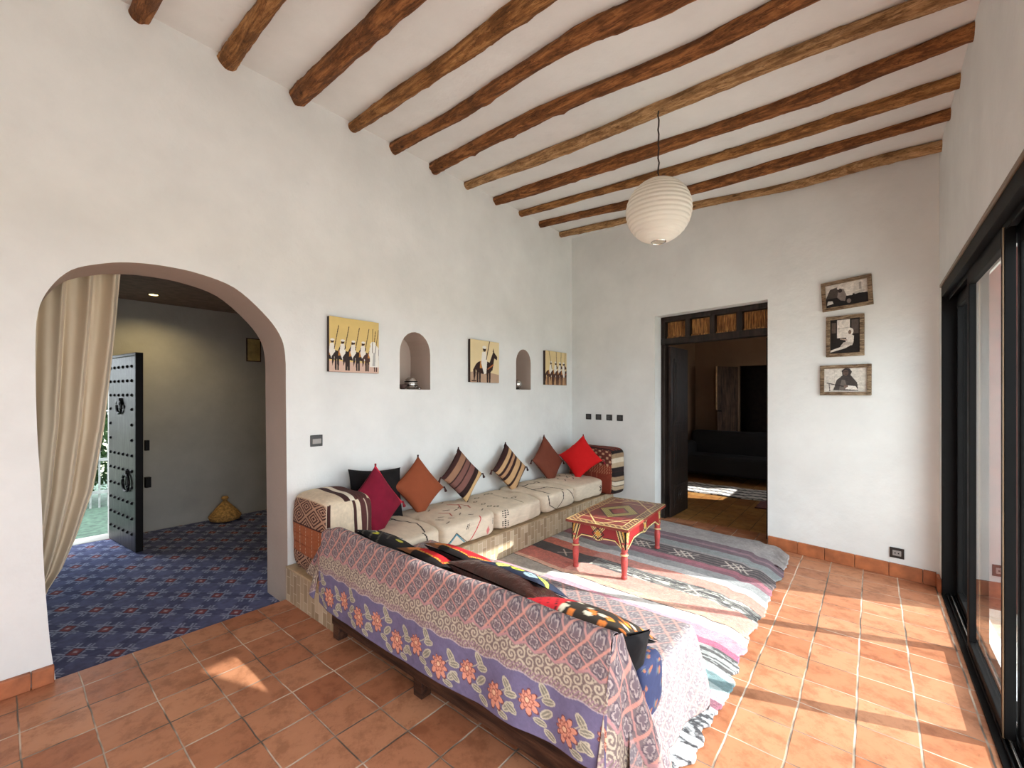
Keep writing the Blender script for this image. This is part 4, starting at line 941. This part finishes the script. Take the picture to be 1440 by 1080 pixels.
# ------------------------------------------------------------------ paintings on the left wall
def horse(p, x, y, s, coat=(52, 34, 28), tilt=0.2, face=1):
    f = face
    for dx in (-.34, -.22, .18, .30): p.poly([(x + f * dx * s - .05 * s, y - .1 * s), (x + f * dx * s + .05 * s, y - .1 * s), (x + f * dx * s + .035 * s, y - .75 * s), (x + f * dx * s - .025 * s, y - .75 * s)], coat)
    p.ell(x, y, .46 * s, .24 * s, coat)
    p.poly([(x + f * .25 * s, y + .1 * s), (x + f * .5 * s, y + .62 * s), (x + f * .72 * s, y + .42 * s), (x + f * .70 * s, y + .3 * s), (x + f * .55 * s, y + .36 * s), (x + f * .45 * s, y - .1 * s)], coat)
    p.poly([(x + f * .46 * s, y + .6 * s), (x + f * .50 * s, y + .74 * s), (x + f * .55 * s, y + .58 * s)], coat)
    p.poly([(x - f * .42 * s, y + .1 * s), (x - f * .56 * s, y - .1 * s), (x - f * .52 * s, y - .55 * s), (x - f * .44 * s, y - .3 * s)], coat)
    p.line((x + f * .2 * s, y - .05 * s), (x + f * .5 * s, y + .12 * s), .05 * s, (176, 104, 62)); p.poly([(x - .2 * s, y + .22 * s), (x + .12 * s, y + .24 * s), (x + .1 * s, y - .02 * s), (x - .22 * s, y - .04 * s)], (186, 126, 60))
    p.poly([(x - .15 * s, y + .15 * s), (x - .10 * s, y + .55 * s), (x + .09 * s, y + .58 * s), (x + .16 * s, y + .2 * s), (x + .12 * s, y - .22 * s), (x + .0 * s, y - .24 * s)], (228, 224, 214))
    p.ell(x + .02 * s, y + .66 * s, .085 * s, .09 * s, (58, 36, 28)); p.ell(x + .02 * s, y + .73 * s, .11 * s, .055 * s, (226, 222, 212))
    p.line((x + .12 * s, y + .3 * s), (x + .12 * s + tilt * s, y + 1.45 * s), .04 * s, (60, 40, 30))
def art1(p):
    p.noise(.07, 6); p.poly([(0, 0), (1, 0), (1, .18), (0, .2)], (206, 176, 160))
    for x in (.05, .25, .46, .66): horse(p, x, .31, .37, (44, 30, 27), .22)
    horse(p, .84, .30, .36, (70, 44, 34), .12); p.poly([(.80, .12), (.82, .55), (.90, .60), (.99, .50), (1, .12)], (232, 230, 222)); p.ell(.88, .58, .05, .035, (232, 230, 222)); p.line((.92, .4), (.99, .85), .012, (60, 40, 30)); p.line((.86, .4), (.87, .86), .012, (60, 40, 30))
    p.poly([(.86, .14), (.88, .4), (.93, .4), (.92, .14)], (176, 176, 172))
def art2(p):
    p.noise(.06, 5); p.poly([(0, 0), (1, 0), (1, .2), (.5, .26), (0, .24)], (178, 150, 126)); p.rect(.04, .02, .2, .05, (74, 50, 40)); horse(p, .46, .36, .66, (46, 28, 24), .30)
def art3(p):
    p.noise(.06, 5); p.poly([(0, 0), (1, 0), (1, .3), (0, .22)], (190, 150, 112))
    for x, t_ in ((.24, -.3), (.46, -.05), (.66, .03), (.84, .08)): horse(p, x, .34, .46, (74, 40, 28), t_)
for (nm, y0, y1, z0, z1, bg, fn_, lb) in (('canvas_painting', 1.635, 2.065, 1.638, 2.062, (216, 190, 122), art1, 'square ochre canvas of several riders with lances, nearest the arch'), ('canvas_painting', 3.14, 3.585, 1.595, 2.04, (222, 204, 160), art2, 'square cream canvas of a single white-robed rider on a dark horse'), ('canvas_painting', 4.47, 4.965, 1.595, 2.03, (222, 200, 150), art3, 'square canvas of clustered riders nearest the back corner')):
    q = thing(nm, lb, 'painting', (.02, (y0 + y1) / 2, z0), 'canvas paintings on the left wall')
    obj('canvas', box((.004, y0, z0), (.038, y1, z1)), plain('canvas_edge', (46, 32, 28), .8), q, bev=.002)
    U, V = uv(170, 170); p = Pt(U, V, bg); fn_(p)
    obj('picture', grid(np.stack([np.full_like(U, .0386), y0 + U * (y1 - y0), z0 + V * (z1 - z0)], -1)), PAINTV, q, cols=p.c.reshape(-1, 3))
# ------------------------------------------------------------------ photographs on the back wall
def ph1(p):
    p.poly([(0, 0), (1, 0), (1, .42), (.55, .48), (.3, .4), (0, .45)], (24, 20, 20)); p.poly([(0, .4), (.12, .8), (.3, .85), (.35, .4)], (70, 62, 58)); p.poly([(.46, .42), (.64, .40), (.70, .92), (.50, .88)], (214, 206, 196)); p.ell(.36, .80, .07, .08, (206, 198, 190)); p.poly([(.28, .4), (.32, .74), (.44, .74), (.50, .45), (.46, .2), (.36, .25)], (128, 118, 112)); p.ell(.36, .68, .05, .09, (46, 38, 36)); p.poly([(.02, .12), (.05, .3), (.16, .28), (.18, .16)], (200, 194, 186)); p.poly([(.66, .5), (.9, .58), (.95, .5), (.7, .42)], (180, 172, 164)); p.ell(.55, .18, .05, .1, (120, 110, 104)); p.rect(.8, .6, .86, .9, (150, 142, 134))
def ph2(p):
    p.c[...] = lin((30, 24, 22)); p.rect(.24, .45, .66, .97, (216, 208, 198)); p.rect(.05, .6, .2, .9, (90, 78, 70)); p.rect(.72, .55, .95, .95, (84, 74, 68)); p.line((.24, .72), (.66, .74), .015, (160, 150, 140)); p.ell(.68, .62, .10, .10, (222, 214, 204)); p.ell(.66, .60, .05, .06, (120, 98, 84)); p.poly([(.52, .3), (.56, .5), (.7, .55), (.80, .48), (.78, .3)], (214, 206, 196)); p.poly([(.34, .2), (.46, .32), (.78, .30), (.74, .22)], (190, 180, 170)); p.poly([(.0, .04), (.02, .1), (.48, .22), (.74, .24), (.5, .14)], (206, 198, 188)); p.line((.36, .42), (.56, .38), .04, (170, 150, 136))
def ph3(p):
    p.c[...] = lin((206, 200, 190)); p.poly([(.22, .08), (.3, .5), (.44, .7), (.62, .72), (.78, .38), (.80, .05)], (66, 60, 58)); p.poly([(.36, .1), (.42, .52), (.5, .5), (.56, .1)], (110, 102, 96)); p.poly([(.44, .66), (.42, .9), (.5, 1), (.6, .98), (.66, .84), (.6, .62)], (60, 54, 52)); p.ell(.515, .80, .065, .12, (96, 80, 72)); p.line((.48, .84), (.55, .84), .02, (40, 34, 32)); p.line((.49, .74), (.54, .74), .015, (50, 40, 38)); p.line((.08, .38), (.56, .2), .04, (50, 44, 42)); p.poly([(.5, .12), (.56, .28), (.74, .24), (.80, .08)], (226, 220, 212)); p.line((.12, .38), (.14, .05), .02, (90, 84, 80)); p.ell(.52, .24, .05, .06, (120, 100, 90)); p.line((.25, .9), (.26, .1), .006, (170, 164, 154))
def wcoord(x, d, z):  # point on the back wall face
    return bw(x / .9882, d, z)
for (x0, x1_, zc, h, tilt, fn_, lb) in ((2.873, 3.219, 2.328, .255, .055, ph1, 'top photograph of the three, a wide tilted wooden frame of a seated figure'), (2.906, 3.167, 1.967, .352, .0, ph2, 'middle photograph of the three, an upright frame of a figure in white'), (2.862, 3.213, 1.588, .262, -.004, ph3, 'bottom photograph of the three, a wide frame of a musician with a lute')):
    xc = (x0 + x1_) / 2; w = (x1_ - x0) / .9882; ac = xc / .9882
    q = thing('photo_frame', lb, 'picture frame', bw(ac, -.01, zc - h / 2), 'framed photographs on the back wall')
    c, s_ = math.cos(tilt), math.sin(tilt)
    ff = lambda u, d, v: bw(ac + u * c - v * s_, -d, zc + u * s_ + v * c)
    b = .030; W, H_ = w / 2, h / 2
    def bar(pts):   # mitred bar
        V = [ff(u, d, v) for d in (.003, .024) for u, v in pts]
        return V, [(0, 1, 2, 3), (7, 6, 5, 4), (0, 4, 5, 1), (1, 5, 6, 2), (2, 6, 7, 3), (3, 7, 4, 0)]
    for nm, pts in (('frame_rail', [(-W, H_), (W, H_), (W - b, H_ - b), (-W + b, H_ - b)]), ('frame_rail', [(-W, -H_), (W, -H_), (W - b, -H_ + b), (-W + b, -H_ + b)]), ('frame_stile', [(-W, -H_), (-W, H_), (-W + b, H_ - b), (-W + b, -H_ + b)]), ('frame_stile', [(W, -H_), (W, H_), (W - b, H_ - b), (W - b, -H_ + b)])):
        obj(nm, bar(pts), FRAMEWOOD, q, bev=.003)
    U, V = uv(130, 100); p = Pt(U, V, (200, 192, 182)); fn_(p); p.noise(.25, 14).noise(.2, 40)
    W2, H2 = W - b + .002, H_ - b + .002
    P = np.array([[ff(-W2 + 2 * W2 * a, .010, -H2 + 2 * H2 * b_) for a, b_ in zip(ra, rb)] for ra, rb in zip(U, V)])
    obj('photograph', grid(P), PHOTOV, q, cols=p.c.reshape(-1, 3))

# ------------------------------------------------------------------ sockets and switch
def plate(name, label, cat, group, f, w, h, kind):
    q = thing(name, label, cat, f(0, 0, -h / 2), group)
    obj('plate', xf(box((-w / 2, .001, -h / 2), (w / 2, .010, h / 2)), f), PLASTICK, q, bev=.003)
    if kind == 'switch': obj('rocker', xf(box((-w * .36, .009, -h * .26), (w * .36, .016, h * .18)), f), PLASTICG, q, bev=.003)
    else:
        obj('insert', xf(box((-w * .3, .009, -h * .26), (w * .3, .013, h * .26)), f), PLASTICG if kind == 'grey' else plain('socket_insert', (70, 66, 64), .4), q, bev=.002)
        for s in (-1, 1): obj('pin_hole', xf(box((s * w * .12 - w * .05, .0128, -h * .06), (s * w * .12 + w * .05, .0145, h * .06)), f), PLASTICK, q)
plate('light_switch', 'grey rocker light switch on a black plate beside the arch', 'switch', None, lambda u, d, v: (d, 1.553 + u, 1.115 + v), .092, .085, 'switch')
for k, x in enumerate((.294, .457, .624, .783)):
    plate('wall_socket', ['leftmost of the four small black sockets by the corner, above the red pillow', 'second from the left of the four small black sockets by the corner', 'third from the left of the four small black sockets by the corner', 'rightmost of the four small black sockets by the corner'][k], 'socket', 'black sockets in a row', lambda u, d, v, x=x: bw(x / .9882 + u, -d, 1.175 + v), .088, .075, 'dark')
plate('wall_socket', 'low black wall socket just above the skirting, right of the doorway', 'socket', None, lambda u, d, v: bw(3.368 / .9882 + u, -d, .192 + v), .088, .082, 'grey')

# ------------------------------------------------------------------ things in the niches
n1 = thing('ribbed_pot', 'round silver pot wrapped in ribs, standing in the nearer wall niche', 'pot', (-.10, 2.50, 1.51))
obj('body', lathe([(.02, 0), (.04, .005), (.055, .03), (.06, .055), (.055, .08), (.04, .105), (.03, .112), (.028, .105)], (-.10, 2.50, 1.511), 24), SILVER, n1, smooth=True)
for k in range(5): z = .02 + .018 * k; r = .062 * math.sqrt(max(.05, 1 - ((z - .056) / .062) ** 2)); obj('rib', tube([(-.10 + r * math.cos(a), 2.50 + r * math.sin(a), 1.511 + z) for a in np.linspace(0, 2 * PI, 21)], .004, 6), IRON if k % 2 else SILVER, n1)
tag(obj('small_bowl', lathe([(.015, 0), (.03, .01), (.04, .035), (.04, .045), (.034, .045), (.02, .015)], (-.05, 2.37, 1.511), 18, cap=True), plain('dark_clay', (70, 52, 46)), smooth=True), 'small dark clay bowl at the left of the nearer niche', 'bowl')
tag(obj('tea_light', lathe([(.018, 0), (.02, .02), (.016, .022), (.002, .02)], (-.12, 2.61, 1.511), 14), SILVER, smooth=True), 'tiny silver candle cup at the right of the nearer niche', 'candle')
n2 = thing('silver_ball', 'shiny silver ball on a foot in the farther niche between two canvases', 'ornament', (-.06, 4.03, 1.528))
obj('ball', lathe([(.054 * math.cos(math.radians(a)), .066 + .054 * math.sin(math.radians(a))) for a in range(-88, 89, 8)], (-.06, 4.03, 1.529), 24), SILVER, n2, smooth=True)
obj('foot', lathe([(.03, 0), (.03, .006), (.012, .016), (.014, .022)], (-.06, 4.03, 1.529), 16), IRON, n2)

# ------------------------------------------------------------------ light
sun = bpy.data.objects.new('sun', bpy.data.lights.new('sun', 'SUN')); COL.objects.link(sun)
sun.data.energy = 12.5; sun.data.angle = math.radians(.6); sun.data.color = (1, .98, .96)
sun.rotation_euler = Vector((-1, -.375, -.648)).to_track_quat('-Z', 'Y').to_euler(); sun.location = (8, 5, 6)
w = bpy.data.worlds.new('world'); S.world = w; w.use_nodes = True
bg = w.node_tree.nodes['Background']; bg.inputs[0].default_value = (.86, .92, 1.0, 1); bg.inputs[1].default_value = 8.5
def portal(name, loc, rot, sx, sy):
    l = bpy.data.lights.new(name, 'AREA'); l.shape = 'RECTANGLE'; l.size = sx; l.size_y = sy; l.cycles.is_portal = True
    o = bpy.data.objects.new(name, l); COL.objects.link(o); o.location = loc; o.rotation_euler = rot
portal('portal_door', (WX + .25, 3.12, 1.12), (0, PI / 2, 0), 2.3, 2.7)
portal('portal_near', (WX + .25, .34, 1.12), (0, PI / 2, 0), 2.3, 1.75)
portal('portal_front', (2.25, -3.3, 1.55), (PI / 2, 0, 0), 1.3, 1.3)
portal('portal_hall', (-3.3, .4, .93), (0, -PI / 2, 0), 2.0, .8)
sp = bpy.data.objects.new('hall_spot', bpy.data.lights.new('hall_spot', 'SPOT')); COL.objects.link(sp)
sp.location = (-2.487, 1.059, 2.485); sp.data.energy = 34; sp.data.color = (1, .76, .36); sp.data.spot_size = 2.6; sp.data.spot_blend = .8; sp.data.shadow_soft_size = .03
S.view_settings.view_transform = 'Standard'; S.view_settings.look = 'None'; S.view_settings.gamma = 1; S.view_settings.exposure = -0.12
S.cycles.use_denoising = True; S.cycles.max_bounces = 12; S.cycles.diffuse_bounces = 8; S.cycles.transparent_max_bounces = 12
S.cycles.sample_clamp_indirect = 8
